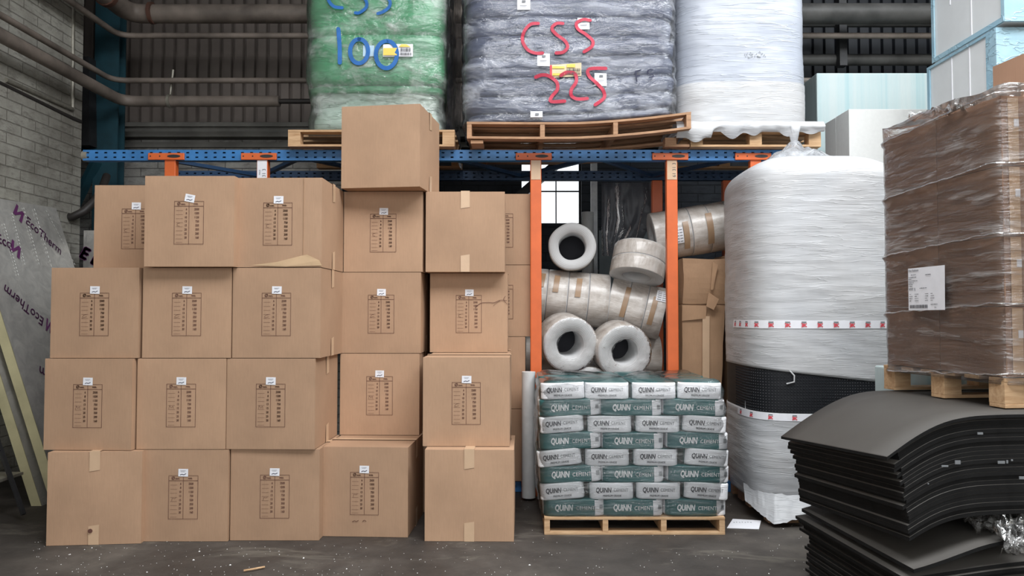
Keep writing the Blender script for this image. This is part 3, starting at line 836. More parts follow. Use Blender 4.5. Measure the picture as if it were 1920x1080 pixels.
fit_text(t1, 'CEMENT', fnw, .010, .108, .064, .030, 1, bold=.0002, space=1.1); fit_text(t1, 'PREMIUM GRADE', fnw, -.062, .062, .026, .018, 0, bold=.0003)
wtxt = t1.mesh('bag_lettering', [M['print_dark'], M['print_grey']])
gb, fng = bag_mesh(.425, .31, .113, True)
green_bag = gb.mesh('bag_body', [M['bag_green'], M['bag_white']])
t1 = MB(); fit_text(t1, 'QUiNN', fng, -.130, -.008, .056, .056, 0, bold=.0026, shear=.15)
fit_text(t1, 'CEMENT', fng, .012, .138, .054, .036, 0, bold=.0003, space=1.1)
gtxt = t1.mesh('bag_lettering', [plain('white_print', (.75,.78,.78), .5, 0, .05, 10, 0)])
t1 = MB()
for i_ in range(6): t1.add([fng(a, b, .004) for a, b in ((.172+i_*.004, .045), (.1745+i_*.004, .045), (.1745+i_*.004, .075), (.172+i_*.004, .075))], [(0,1,2,3)])
gcode = t1.mesh('bag_barcode', [M['print_grey']])
rowspec = [
 ([1056,1139,1226,1313], [2,0,0,-1]), ([1069,1184,1302], [2,0,-1]), ([1054,1144,1233,1321], [5,0,-1,-4]), ([1070,1187,1307], [2.5,0,-2]),
 ([1051,1139,1228,1322], [7,0,-1,-5]), ([1070,1187,1308], [2.5,0,-2]), ([1056,1145,1234,1323], [5,0,-1,-4]), ([1077,1185,1302], [1,0,-1])]
ord_ = ['top', 'second', 'third', 'fourth', 'fifth', 'sixth', 'seventh', 'bottom']
pos4 = ['leftmost', 'second from the left', 'third from the left', 'rightmost']; pos3 = ['leftmost', 'middle', 'rightmost']
Yb = 5.09
for i, (xs_, tl) in enumerate(rowspec):
    z = .120 + (7-i)*.1125
    for j, px in enumerate(xs_):
        four = len(xs_) == 4
        lab = ('white-ended cement bag with dark lettering, ' + pos4[j] + ' in the ' + ord_[i] + ' layer') if four else ('green cement bag lying lengthwise, ' + pos3[j] + ' in the ' + ord_[i] + ' layer')
        root = empty('cement_bag', (PX(px, Yb), Yb + (.235 if four else .16), z), 0, lab, 'bag', 'cement bags stacked on the pallet')
        root.rotation_euler = (0, -R(tl[j])*.9, R(random.uniform(-1.5, 1.5)))
        link('bag_body', white_bag if four else green_bag, root); link('bag_lettering', wtxt if four else gtxt, root)
        if not four: link('bag_barcode', gcode, root)
for j, px in enumerate([1056,1139,1226,1313]):
    root = empty('cement_bag', (PX(px, Yb), Yb+.235+.49, .120+7*.1125), PI, 'green cement bag at the back of the top layer, ' + pos4[j], 'bag', 'cement bags stacked on the pallet')
    link('bag_body', white_bag, root)
# film
mb = MB(); w_, d_ = 1.31, 1.04; zs = []
K = 44
pf = []
for i in range(K+1):
    t = i/K; z = .095+t*.925
    s = .955+.045*min(1, t*3.2) - .03*max(0, t-.55)/.45
    if t > .95: s -= (t-.95)*1.6
    pf.append((z, s))
def nfc(th, z, p):
    lay = abs(math.sin(PI*(z-.12)/.1125))
    return .010*lay + .014*noise.noise(Vector((p.x*3, p.y*3, z*9))) - .006
superstack(mb, w_, d_, pf, 12, 128, nfc)
for v in mb.v:   # pulled-up corners and slack top
    if v.z > .99:
        r_ = (abs(v.x)/(w_/2))**4 * (abs(v.y)/(d_/2))**4
        v.z += .09*min(1, r_) + .018*noise.noise(Vector((v.x*7, v.y*7, 3)))
tag(mb.build('stretch_wrap', M['plasticfilm'], None, (PX(1186, Yb+.02), Yb+.49, 0)), 'clear shrink film drawn over the pallet of cement bags', 'plastic film')

# ------------------------------------------------------------------ foam rolls in the rack
def roll_mesh(r, rin, L, seg=48, shade_disc=False, e=.02):
    """tube with axis on y, front at y=0"""
    mb = MB(); vs = []; bulge = .012
    ring = [(r-e, 0, 1), (r-e*.2, e*.3, 0), (r, e, 0), (r, L*.33, 0), (r, L*.66, 0), (r, L-e, 0), (r-e, L, 1), (rin, L, 1), (rin-.006, L-.02, 2), (rin-.006, .02, 2), (rin, 0, 1)]
    n = len(ring)
    for (rr, yy, _) in ring:
        for k in range(seg):
            th = 2*PI*k/seg
            d = rr + .007*noise.noise(Vector((math.cos(th)*1.7+r*30, math.sin(th)*1.7, yy*2)))
            vs.append((math.cos(th)*d, yy, math.sin(th)*d))
    for i in range(n):
        j = (i+1) % n
        mi = 0 if i < 5 else (1 if i in (5, 6, 9, 10) else 2)
        if i in (0, 10): mi = 1
        mb.add([], [], 0)
        for k in range(seg):
            k2 = (k+1) % seg
            mb.f.append([i*seg+k, j*seg+k, j*seg+k2, i*seg+k2]); mb.m.append(mi); mb.sm.append(True)
    mb.v = [Vector(v) for v in vs]
    if shade_disc:  # black disc deep in the core, painted in place of the hollow's shade
        b = len(mb.v); mb.v += [Vector((math.cos(2*PI*k/24)*(rin-.002), L-.03, math.sin(2*PI*k/24)*(rin-.002))) for k in range(24)]
        mb.f.append(list(range(b, b+24))); mb.m.append(3); mb.sm.append(False)
    return mb
def end_roll(px, py, Y, r, rin, L, label, tilt=(0, 0), skirt=True):
    p = P(px, py, Y)
    root = empty('foam_roll', p, 0, label, 'roll', 'foam rolls piled in the rack'); root.rotation_euler = (R(tilt[0]), 0, R(tilt[1]))
    roll_mesh(r, rin, L, shade_disc=True).build('roll_body', [M['roll'], M['roll_end'], M['core'], M['black']], root)
    if skirt:   # crumpled film folded over the end
        mb = MB(); seg = 72; K = 7
        for k in range(K+1):
            rr = rin*.96 + (r*1.0-rin*.96)*k/K
            for q in range(seg):
                th = 2*PI*q/seg; nn = noise.noise(Vector((math.cos(th)*5+px, math.sin(th)*5, k*.7)))
                mb.v.append(Vector((math.cos(th)*(rr+.006*nn), -.012-.014*abs(nn)+(.012 if k == K else 0), math.sin(th)*(rr+.006*nn))))
        for k in range(K):
            for q in range(seg):
                q2 = (q+1) % seg; mb.f.append([k*seg+q, k*seg+q2, (k+1)*seg+q2, (k+1)*seg+q]); mb.m.append(0); mb.sm.append(True)
        mb.build('film_wrap', M['film_dense'], root)
    return root
end_roll(1073, 462, 6.62, .215, .128, .34, 'foam roll end-on below the bright window, above the long roll', (0, -4), False)
end_roll(1070, 647, 6.33, .238, .122, .30, 'film-wrapped foam roll end-on, left of the lower pair', (8, 12))
end_roll(1172, 661, 6.33, .236, .118, .30, 'film-wrapped foam roll end-on, right of the lower pair', (8, 9))
end_roll(1104, 740, 6.40, .236, .118, .30, 'foam roll just showing above the cement bags, below the lower pair', (0, 0))
end_roll(1222, 752, 6.40, .236, .118, .30, 'foam roll at lower right showing between the bags and the post', (0, 0))
end_roll(1060, 842, 6.40, .225, .118, .30, 'foam roll buried behind the cement pallet on the left', (0, 0), False)
end_roll(1165, 850, 6.40, .225, .118, .30, 'foam roll buried behind the cement pallet on the right', (0, 0), False)
def band_roll(p0, p1, r, nseg, tapes, label, name='long_foam_roll', dark=False, sticker=None, rin=.10, tape_az=(-.9, .7)):
    """row of roll segments with axis from p0 to p1; each segment a part, tape strips along the axis wrap"""
    p0 = Vector(p0); p1 = Vector(p1); ax = (p1-p0); L = ax.length; ax.normalize()
    root = empty(name, p0, 0, label, 'roll', 'foam rolls piled in the rack')
    # local frame: y along the axis
    z = Vector((0,0,1)); z = (z-ax*z.dot(ax)).normalized(); x = ax.cross(z)
    root.matrix_world = Matrix(((x.x, ax.x, z.x, p0.x), (x.y, ax.y, z.y, p0.y), (x.z, ax.z, z.z, p0.z), (0,0,0,1)))
    sl = L/nseg
    for i in range(nseg):
        o_ = roll_mesh(r*(1-.008*(i % 2)), rin, sl-.002, e=.007).build('roll_segment', [M['roll'], M['roll_end'], M['core']], root, (0, i*sl, 0))
    for t in tapes:      # (start along axis, width along axis, angle from, angle to)
        s0, wd, a0, a1 = t; mb = MB(); K = 10; vs = []
        for q in range(K+1):
            a = a0+(a1-a0)*q/K
            for s_ in (s0, s0+wd): vs.append((math.cos(a)*(r+.007), s_+.01*q/K, math.sin(a)*(r+.007)))
        mb.add(vs, [(2*q, 2*q+1, 2*q+3, 2*q+2) for q in range(K)], 0, True); mb.build('tape_strip', M['tape_brown'], root)
    if sticker:
        s0, wd, a0, a1 = sticker; mb = MB(); K = 6; vs = []
        for q in range(K+1):
            a = a0+(a1-a0)*q/K
            for s_ in (s0, s0+wd): vs.append((math.cos(a)*(r+.009), s_, math.sin(a)*(r+.009)))
        mb.add(vs, [(2*q, 2*q+1, 2*q+3, 2*q+2) for q in range(K)], 0, True)
        for q in range(5):
            for (u0, u1) in ((.1, .45), (.55, .9)):
                a = a0+(a1-a0)*(q+.5)/5.5
                mb.add([(math.cos(a)*(r+.0105), s0+wd*u0, math.sin(a)*(r+.0105)), (math.cos(a)*(r+.0105), s0+wd*u1, math.sin(a)*(r+.0105)),
                        (math.cos(a+.03)*(r+.0105), s0+wd*u1, math.sin(a+.03)*(r+.0105)), (math.cos(a+.03)*(r+.0105), s0+wd*u0, math.sin(a+.03)*(r+.0105))], [(0,1,2,3)], 1)
        mb.build('delivery_label', [M['paper'], M['print_grey']], root)
    return root
# angle pi/2 = up; the side facing the camera: local x = ax x z  (for ax=+x: x = -y -> angle 0 faces the camera)
YL = 6.90
band_roll(P(950, 548, YL), P(1140, 566, YL-.05), .246, 5, [(.42,.05,.15,.85), (.62,.05,.05,.8), (.29,.05,.3,.9)], 'long dusty roll lying across behind the left orange post, three tape strips')
band_roll(P(1141, 566, YL-.05), P(1243, 590, YL-.12), .238, 3, [(.12,.045,-.45,.75), (.37,.045,-.5,.6)], 'shorter taped roll continuing the long roll up to the right orange post', sticker=(.40,.10,.45,.95))
p0 = P(1222, 446, 6.75); p1 = P(1392, 418, 6.72)
band_roll(p0, p1, .225, 5, [(.24,.05,-.75,.35), (.45,.055,-.7,.55), (.68,.055,-.75,.2)], 'taped film-wrapped roll lying on the crushed cartons right of the post', sticker=(.17,.07,-.45,.15))
# rolls under those long ones (carry them)
for q, py in enumerate((668, 775, 872)):
    band_roll(P(985, py, 7.0), P(1235, py, 7.0), .20, 4, [], 'dusty long roll in the dark behind the end-on rolls, ' + ['upper of three', 'middle of three', 'lowest of three, near the floor'][q])
# two discs tipped over
cpt = P(1193, 520, 6.60)
ax = Vector((.20, .27, .93)).normalized()
band_roll(cpt, cpt+ax*.28, .238, 2, [], 'pair of foam discs tipped over on top of the shorter roll', name='stacked_foam_roll', rin=.13)

# small dim things near the back wall
mb = MB(); p = P(1114, 470, 8.3)
mb.box(-.035, .035, -.03, .03, 0, PZ(300, 8.3)); o = mb.build('white_post', M['white_paint'], None, (p.x, p.y, 0)); tag(o, 'narrow peeling white post beside the bright window', 'post')
mb = MB(); p = P(1102, 430, 8.1); mb.tube([(p.x, p.y, 0), (p.x, p.y, PZ(398, 8.1))], .065, 14); tag(mb.build('grey_cylinder', M['core']), 'small pale cylinder standing behind the end-on roll', 'cylinder')
mb = MB(); a = P(1124, 520, 8.0); b = P(1190, 470, 8.0)
mb.box(a.x, b.x+.3, 8.0, 8.02, 0, PZ(432, 8.0)); tag(mb.build('pale_board', plain('pale_green_board', (.22,.26,.28), .7)), 'pale grey board leaning on the back wall inside the rack', 'board')
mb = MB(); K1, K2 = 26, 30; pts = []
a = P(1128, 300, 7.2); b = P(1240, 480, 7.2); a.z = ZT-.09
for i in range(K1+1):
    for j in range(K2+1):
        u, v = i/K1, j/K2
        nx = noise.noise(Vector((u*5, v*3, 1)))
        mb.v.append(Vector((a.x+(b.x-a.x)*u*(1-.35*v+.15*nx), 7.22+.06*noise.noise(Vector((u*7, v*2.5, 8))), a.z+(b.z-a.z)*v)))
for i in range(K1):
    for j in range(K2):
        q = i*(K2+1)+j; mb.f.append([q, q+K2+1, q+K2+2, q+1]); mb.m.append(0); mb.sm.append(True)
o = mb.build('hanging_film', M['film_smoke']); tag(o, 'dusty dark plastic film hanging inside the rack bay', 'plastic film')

# ------------------------------------------------------------------ crushed cartons right of the post
def panel(mb, pts, th=.008, mi=0):
    n = len(pts); a = [Vector(p) for p in pts]; nn = (a[1]-a[0]).cross(a[2]-a[0]).normalized()
    b = [p-nn*th for p in a]
    mb.add(a+b, [tuple(range(n)), tuple(range(2*n-1, n-1, -1))] + [(i, n+i, n+(i+1) % n, (i+1) % n) for i in range(n)][0:0] + [((i+1) % n, i, n+i, n+(i+1) % n) for i in range(n)], mi)
def crumple(mb, amp, sc, seed):
    for v in mb.v:
        v += Vector((noise.noise(v*sc+Vector((seed,0,0))), noise.noise(v*sc+Vector((0,seed,0))), noise.noise(v*sc+Vector((0,0,seed)))))*amp
def gridbox(x0, x1, y0, y1, z0, z1, k=8):
    bm = bmesh.new(); bmesh.ops.create_cube(bm, size=1); bmesh.ops.subdivide_edges(bm, edges=bm.edges[:], cuts=k, use_grid_fill=True)
    mb = MB()
    for v in bm.verts: mb.v.append(Vector((x0+(v.co.x+.5)*(x1-x0), y0+(v.co.y+.5)*(y1-y0), z0+(v.co.z+.5)*(z1-z0))))
    bm.verts.index_update()
    for f in bm.faces: mb.f.append([v.index for v in f.verts]); mb.m.append(0); mb.sm.append(False)
    bm.free(); return mb
YG = 6.42
xa, xb = PX(1279, YG), PX(1364, YG); zt, zm = PZ(484, YG), PZ(571, YG)
r1 = empty('crushed_carton', ((xa+xb)/2, YG+.2, 0), 0, 'large flattened carton standing upright right of the orange post', 'box', 'crushed cartons')
mb = gridbox(xa-(xa+xb)/2, xb-(xa+xb)/2-.02, -.20, .2, 0.0, zm, 8)
for v in mb.v:
    v.x += -.09*(1-v.z/zm) if v.x > 0 else 0
crumple(mb, .012, 5, 2); mb.build('carton_body', M['card_old'], r1)
mb = MB(); x_ = -.04
panel(mb, [(x_, -.222, .1), (x_+.06, -.222, .1), (x_+.075, -.222, zm-.10), (x_+.015, -.222, zm-.10)], .004); mb.build('tape_strip', M['tape'], r1)
mb = MB(); panel(mb, [(-.2, -.215, zm-.14), (.0, -.225, zm-.12), (.01, -.235, zm-.01), (-.2, -.23, zm-.005)], .008); mb.build('bent_flap', M['card_old'], r1)
r2 = empty('crushed_carton', ((xa+xb)/2, YG+.2, zm+.004), 0, 'squashed open carton lying on the flattened one, under the taped roll', 'box', 'crushed cartons')
mb = gridbox(-(xb-xa)/2, (xb-xa)/2, -.22, .22, 0.0, zt-zm-.01, 8)
for v in mb.v:
    if v.y < 0: v.y -= .03*math.sin(PI*min(1, max(0, v.z/(zt-zm))))
crumple(mb, .018, 6, 5)
for v in mb.v: v.z = max(0, min(v.z, zt-zm-.005))
mb.build('carton_body', M['card_old'], r2)
mb = MB(); panel(mb, [(.02, -.26, .10), (.10, -.29, .04), (.06, -.27, -.05), (.0, -.25, -.02)], .008); mb.build('bent_flap', M['card_old'], r2)
mb = MB(); panel(mb, [(.03, -.285, .12), (.05, -.285, .12), (.09, -.30, .33), (.05, -.28, .36)], .006); mb.build('bent_flap', M['card_old'], r2)
mb = gridbox(PX(1366, 6.5), PX(1392, 6.5)+.12, 6.5, 6.95, 0, PZ(478, 6.5), 5); crumple(mb, .01, 4, 9)
tag(mb.build('crushed_carton', M['card_old']), 'tall narrow brown carton between the flattened one and the white roll', 'box', 'crushed cartons')
mb = gridbox(PX(1375, 6.18), PX(1392, 6.18)+.06, 5.98, 6.1, 0, 1.25, 4); crumple(mb, .004, 4, 3)
tag(mb.build('crushed_carton', M['card_dark']), 'strip of brown carton just left of the tall white roll', 'box', 'crushed cartons')
mb = MB(); mb.tube([(PX(991, 6.02), 6.02, .02), (PX(991, 6.02), 6.02, 1.02)], .055, 16); tag(mb.build('film_roll', M['core']), 'pale slim roll standing between the cartons and the cement pallet', 'roll')

# ------------------------------------------------------------------ loads on top of the rack
ZD = ZT+.006
YT = 6.06
def fnof(mb, off=.006, ylo=-5):
    bv = bvh_of(mb)
    def fn(x, z):
        hit = bv.ray_cast(Vector((x, ylo, z)), Vector((0, 1, 0)))
        yy = hit[0].y if hit[0] else 0
        return Vector((x, yy-off, z))
    return fn
# green
xg0, xg1 = PX(562, YT), PX(838, YT); wg = xg1-xg0; cxg = (xg0+xg1)/2
pallet('wooden_pallet', PX(852, YT)-PX(537, YT), 1.0, .138, 'wooden pallet under the green load at the left of the rack', loc=(PX(694, YT), YT, ZD), mat='wood', blocks=True, stringers=3)
gz = ZD+.145
root = empty('wrapped_load', (cxg, YT+.5, gz), 0, 'green foam bundles wrapped in clear film with blue painted 100', 'wrapped load')
lay = [(PZ(246, YT), PZ(172, YT), .90, 'green_pale'), (PZ(171, YT), PZ(157, YT), .97, 'green'), (PZ(156, YT), PZ(63, YT), 1.0, 'green'), (PZ(62, YT), PZ(-28, YT), .985, 'green'), (PZ(-29, YT), PZ(-110, YT), .98, 'green')]
rng = random.Random(3)
for (za, zb_, sc, mt) in lay:
    mb = MB(); za -= gz; zb_ -= gz; za = max(za, 0.0); K = 14; pf = []
    for i in range(K+1):
        t = -1+2*i/K; e = .045 if sc > .95 else .02
        extra = 0
        if sc < .95: extra = .045*(t < 0)*abs(t)
        pf.append((za+(zb_-za)*(i/K), sc*(1-e*abs(t)**5)+extra))
    se = rng.random()*20
    superstack(mb, wg*.985, .98, pf, 7, 96, lambda th, z, p: .020*noise.noise(Vector((p.x*2.5, p.y*2.5, z*5+se)))+.008*noise.noise(Vector((p.x*9, p.y*9, z*14+se))))
    mb.build('foam_bundle', M[mt], root)
mb = MB(); K = 60; Hh = PZ(-112, YT)-gz; pf = []
for i in range(K+1):
    z = -.02+(Hh+.04)*i/K
    py = 246-(z+gz-PZ(246, YT))/(PZ(0, YT)-PZ(100, YT))*100
    s = 1.012
    if py > 160: s = 1.0-.045*math.sin(min(1, (py-160)/60)*PI*.9)
    for yb_ in (62, 156):
        s -= .018*math.exp(-((py-yb_)/5)**2)
    pf.append((z, s))
superstack(mb, wg*1.0, 1.0, pf, 7, 120, lambda th, z, p: .014*noise.noise(Vector((p.x*3, p.y*3, z*5)))+.006*noise.noise(Vector((p.x*11, p.y*11, z*10))))
mb.build('film_wrap', M['film_green'], root)
fn0 = fnof(mb, .012)
gx = lambda px: PX(px, YT-.02)-cxg; gzz = lambda py: PZ(py, YT-.02)-gz
def strokes(root, name, mat, lst, width, fn, fx, fz):
    mb = MB()
    for pts in lst: ribbon(mb, [(fx(a), fz(b)) for a, b in pts], width, fn)
    return mb.build(name, mat, root)
def ell(cx, cy, rx, ry, k=16): return [(cx+rx*math.sin(2*PI*i/k), cy-ry*math.cos(2*PI*i/k)) for i in range(k+1)]
strokes(root, 'painted_number', M['spray_blue'], [[(630,54),(633,86),(634,118)], ell(670,96,17,23), ell(722,102,20,26)], .034, fn0, gx, gzz)
strokes(root, 'painted_letters', M['spray_blue'], [[(640,-24),(622,-26),(610,-12),(612,2),(622,12),(637,14)], [(690,-28),(672,-26),(668,-14),(682,0),(683,13),(670,23),(662,23)], [(736,-28),(714,-25),(712,-12),(727,0),(727,12),(716,21),(705,25)]], .026, fn0, gx, gzz)
def sheet(root, name, x0, x1, y0, y1, fx, fz, fn, mats, extra=None, skew=0, off=.0):
    mb = MB(); K = 6
    for i in range(K+1):
        for j in range(3):
            px = x0+(x1-x0)*i/K; py = y0+(y1-y0)*j/2 + skew*(i/K)
            q = fn(fx(px), fz(py)); q.y += .003+off; mb.v.append(q)
    for i in range(K):
        for j in range(2):
            a = i*3+j; mb.f.append([a, a+1, a+4, a+3]); mb.m.append(0); mb.sm.append(False)
    if extra: extra(mb)
    return mb.build(name, mats, root)
def barcode(x0, x1, y0, y1, fx, fz, fn, mi=1, n=12):
    def ex(mb):
        r_ = random.Random(x0)
        for i in range(n):
            a = x0+(x1-x0)*i/n; wdt = (x1-x0)/n*r_.uniform(.3, .8)
            mb.add([fn(fx(a), fz(y1)), fn(fx(a+wdt), fz(y1)), fn(fx(a+wdt), fz(y0)), fn(fx(a), fz(y0))], [(0,1,2,3)], mi)
    return ex
def glabel(mb):
    barcode(748, 768, 90, 97, gx, gzz, fn0)(mb); barcode(748, 770, 99, 104, gx, gzz, fn0, 1, 16)(mb)
    mb.add([fn0(gx(a), gzz(b)) for a, b in ((716,104),(742,104),(742,90),(716,90))], [(0,1,2,3)], 2)
    mb.add([fn0(gx(a), gzz(b)) for a, b in ((745,88),(768,88),(760,83),(750,83))], [(0,1,2,3)], 2)
sheet(root, 'shipping_label', 715, 772, 82, 106, gx, gzz, fn0, [M['paper'], M['print_dark'], M['yellow_paper']], glabel, off=.004)
sheet(root, 'paper_sticker', 677, 698, 84, 105, gx, gzz, fn0, [plain('pale_blue_paper', (.45,.62,.75), .6)], off=.006)
# dark film tail at the right side of the green load
mb = MB(); mb.v = []; K = 22
for j in range(K+1):
    z = gz-.05+1.6*j/K
    for i in range(7):
        mb.v.append(Vector((PX(838+i*2.4, YT+.1)+.025*noise.noise(Vector((i*.9, j*.5, 2))), YT+.06+.13*i+.02*noise.noise(Vector((i*2, j*.6, 5))), z-.13*(i/6)*(j == 0))))
for j in range(K):
    for i in range(6):
        q = j*7+i; mb.f.append([q, q+1, q+8, q+7]); mb.m.append(0); mb.sm.append(True)
tag(mb.build('loose_film', film('dark_loose_film', .75, .5, .12, (4,4,5), 30, (.05,.055,.07), .5)), 'loose dark film hanging down the right side of the green load', 'plastic film')
# navy load on its bowed pallet
cxn = PX(1084, YT); wn = PX(1292, YT)-PX(877, YT)
YN = 5.93
def bow_(x):
    t = (x+wn/2)/wn; return .012+.085*max(0, (t-.45)/.55)**1.6+.012*max(0, .3-t)
pallet('wooden_pallet', wn, 1.05, .135, 'long bowed pallet under the dark grey load, right end lifted', loc=(cxn, YN, ZD+.02), mat='wood_red', bend_=bow_, stringers=4)
MB_ = MB(); MB_.box(cxn-wn/2+.03, cxn-wn/2+.13, YN+.02, YN+.95, ZD, ZD+.028); tag(MB_.build('timber_bearer', M['wood_red']), 'thin timber bearer under the left end of the bowed pallet', 'timber')
nz = ZD+.02+.135+.016
root = empty('wrapped_load', (PX(1072, YN), YN+.54, nz), 0, 'dark grey bundles in clear film with red painted letters and 225', 'wrapped load')
xn0, xn1 = PX(862, YN), PX(1280, YN); wl = xn1-xn0; cxl = (xn0+xn1)/2; root.location.x = cxl
pxs = [243, 212, 178, 142, 100, 62, 26, -10, -55, -100]
def warp(p):
    """the load follows the bow of its pallet and leans outward at the top left"""
    t = (p.x/wl+.5); k = max(0, 1-p.z/.7)
    p.z += bow_((t-.5)*wn)*k*1.0
    return p
rng = random.Random(11)
for i in range(len(pxs)-1):
    za, zb_ = PZ(pxs[i], YN)-nz, PZ(pxs[i+1], YN)-nz; za = max(za, 0); mb = MB(); K = 10; pf = []
    sc = [.955, .985, 1.0, .985, .99, .985, .99, .985, .99][i]
    for k in range(K+1):
        t = -1+2*k/K; pf.append((za+(zb_-za)*k/K, sc*(1-.03*abs(t)**4)))
    se = rng.random()*30
    superstack(mb, wl*.985, 1.0, pf, 8, 128, lambda th, z, p: .022*noise.noise(Vector((p.x*2, p.y*2, z*4+se)))+.010*noise.noise(Vector((p.x*7, p.y*7, z*16+se))), cx=rng.uniform(-.008, .008))
    for v in mb.v: warp(v)
    mb.build('foam_bundle', M['navy'], root)
mb = MB(); K = 70; Hn = PZ(-102, YN)-nz; pf = []
for i in range(K+1):
    z = -.01+(Hn+.02)*i/K; py = 585-(z+nz-1.5)*F/YN
    s = 1.005 - (.035 if py > 225 else 0)*min(1, (py-225)/20)
    for yb_ in pxs[1:-1]: s -= .010*math.exp(-((py-yb_)/5)**2)
    pf.append((z, s))
superstack(mb, wl, 1.03, pf, 8, 150, lambda th, z, p: .012*noise.noise(Vector((p.x*3, p.y*3, z*5)))+.007*noise.noise(Vector((p.x*6, p.y*6, z*20))))
for v in mb.v: warp(v)
mb.build('film_wrap', M['film_load'], root)
fn1 = fnof(mb, .014)
nx = lambda px: PX(px, YN-.01)-cxl; nzz = lambda py: PZ(py, YN-.01)-nz
strokes(root, 'painted_letters', M['spray_red'], [[(1010,42),(995,44),(983,58),(980,75),(989,91),(1003,98),(1018,98)],
    [(1057,42),(1045,42),(1036,51),(1044,62),(1060,74),(1066,86),(1058,96),(1044,98)], [(1109,36),(1096,34),(1083,41),(1086,52),(1100,62),(1113,74),(1112,86),(1097,96)]], .026, fn1, nx, nzz)
strokes(root, 'painted_number', M['spray_red'], [[(1005,143),(1018,139),(1032,142),(1045,153),(1046,167),(1036,179),(1034,189),(1060,188)],
    [(1053,140),(1065,134),(1080,137),(1082,152),(1073,166),(1073,178),(1085,184),(1103,183)], [(1138,127),(1107,128),(1106,140),(1120,154),(1133,168),(1135,182),(1118,195)]], .027, fn1, nx, nzz)
strokes(root, 'marker_letters', M['marker'], [[(1197,151),(1195,132)], [(1195,133),(1204,130)], [(1196,141),(1202,140)], [(1227,129),(1219,130),(1219,136),(1227,137),(1228,142),(1221,144)]], .010, fn1, nx, nzz)
for (x0, y0, x1, y1) in ((970,-6,995,16), (1008,98,1032,122), (1117,135,1140,159), (995,207,1018,230), (1085,30,1108,52)):
    def ex(mb, x0=x0, y0=y0):
        mb.add([fn1(nx(a), nzz(b)) for a, b in ((x0+9,y0+8),(x0+16,y0+8),(x0+16,y0+4),(x0+9,y0+4))], [(0,1,2,3)], 1)
        mb.add([fn1(nx(a), nzz(b)) for a, b in ((x0+5,y0+15),(x0+18,y0+15),(x0+18,y0+14),(x0+5,y0+14))], [(0,1,2,3)], 1)
    sheet(root, 'paper_sticker', x0, x1, y0, y1, nx, nzz, fn1, [M['paper'], M['print_grey']], ex, skew=random.uniform(-1.5, 2), off=.005)
def nlabel(mb):
    barcode(1064, 1090, 127, 132, nx, nzz, fn1, 1, 14)(mb); barcode(1064, 1090, 134, 138, nx, nzz, fn1, 1, 16)(mb)
    for q in ((1037,127,1060,123),(1064,125,1080,119),(1037,140,1060,136)):
        mb.add([fn1(nx(a), nzz(b)) for a, b in ((q[0],q[1]),(q[2],q[1]),(q[2],q[3]),(q[0],q[3]))], [(0,1,2,3)], 2)
    mb.add([fn1(nx(a), nzz(b)) for a, b in ((1032,141),(1036,141),(1036,121),(1032,121))], [(0,1,2,3)], 3)
sheet(root, 'shipping_label', 1032, 1092, 120, 144, nx, nzz, fn1, [plain('cream_paper', (.70,.58,.38), .6), M['print_dark'], M['yellow_paper'], M['print_red']], nlabel, skew=-4, off=.005)
# white load
YW = 6.06
xw0, xw1 = PX(1276, YW), PX(1533, YW); ww = xw1-xw0; cxw = (xw0+xw1)/2
pallet('wooden_pallet', PX(1545, YW)-PX(1298, YW), 1.0, .138, 'wooden pallet under the tall white load at the right of the rack', loc=((PX(1545, YW)+PX(1298, YW))/2, YW+.01, ZD), mat='wood', blocks=True, stringers=3)
mb = MB(); mb.box(PX(1249, YW), PX(1296, YW), YW+.01, YW+.10, ZD+.001, ZD+.022).box(PX(1250, YW), PX(1271, YW), YW+.01, YW+.1, ZD+.022, ZD+.075)
tag(mb.build('pallet_fragment', M['wood_red']), 'broken pallet board and block under the lifted end of the bowed pallet', 'timber')
wz = ZD+.150
root = empty('wrapped_load', (cxw, YW+.5, wz), 0, 'tall rounded load in bluish white film standing on the right of the rack', 'wrapped load')
mb = MB(); K = 70; Hw = PZ(-110, YW)-wz; pf = []
for i in range(K+1):
    t = i/K; z = t*Hw
    s = 1.0; s += .05*math.exp(-t*60)
    pf.append((z, s))
superstack(mb, ww, 1.0, pf, 4.2, 128, lambda th, z, p: .010*noise.noise(Vector((p.x*2, p.y*2, z*3)))+.004*noise.noise(Vector((p.x*6, p.y*6, z*30))))
mb.build('wrapped_body', M['wrap_white_smooth'], root); fn2 = fnof(mb, .006)
mb2 = MB(); K = 24; z1 = PZ(146, YW)-wz; pf = [(z1*i/K-.03, 1.012+.02*math.exp(-i*.8)) for i in range(K+1)]
superstack(mb2, ww, 1.0, pf, 4.4, 128, lambda th, z, p: .006*noise.noise(Vector((p.x*3, p.y*3, z*8)))+.004*noise.noise(Vector((p.x*6, p.y*6, z*40))), cap=False)
mb2.build('lower_wrap', M['wrap_white'], root)
wxf = lambda px: PX(px, YW-.01)-cxw; wzf = lambda py: PZ(py, YW-.01)-wz
mb = MB(); rr = random.Random(5)
for i in range(40):
    x = 1402+rr.random()*38; yy = 98+rr.random()*9
    ribbon(mb, [(wxf(x), wzf(yy)), (wxf(x+rr.uniform(-2, 2)), wzf(yy+rr.uniform(-3, 3)))], .005, fn2, sub=1, round_=False)
mb.build('smudged_print', M['print_grey'], root)
mb = MB(); K1, K2 = 60, 6   # ragged skirt of wrap draped over the pallet
for j in range(K2+1):
    for i in range(K1+1):
        u = i/K1; x = -ww/2-.03+(ww+.09)*u; n_ = noise.noise(Vector((u*9, 1.2, j*.2)))
        zz = .05-(j/K2)*(.085+.10*max(0, n_)+.05*(u < .25)+.09*(abs(u-.8) < .03))
        mb.v.append(Vector((x, -.525-.035*math.sin(j/K2*PI)-.015*noise.noise(Vector((u*14, j*.9, 4))), zz)))
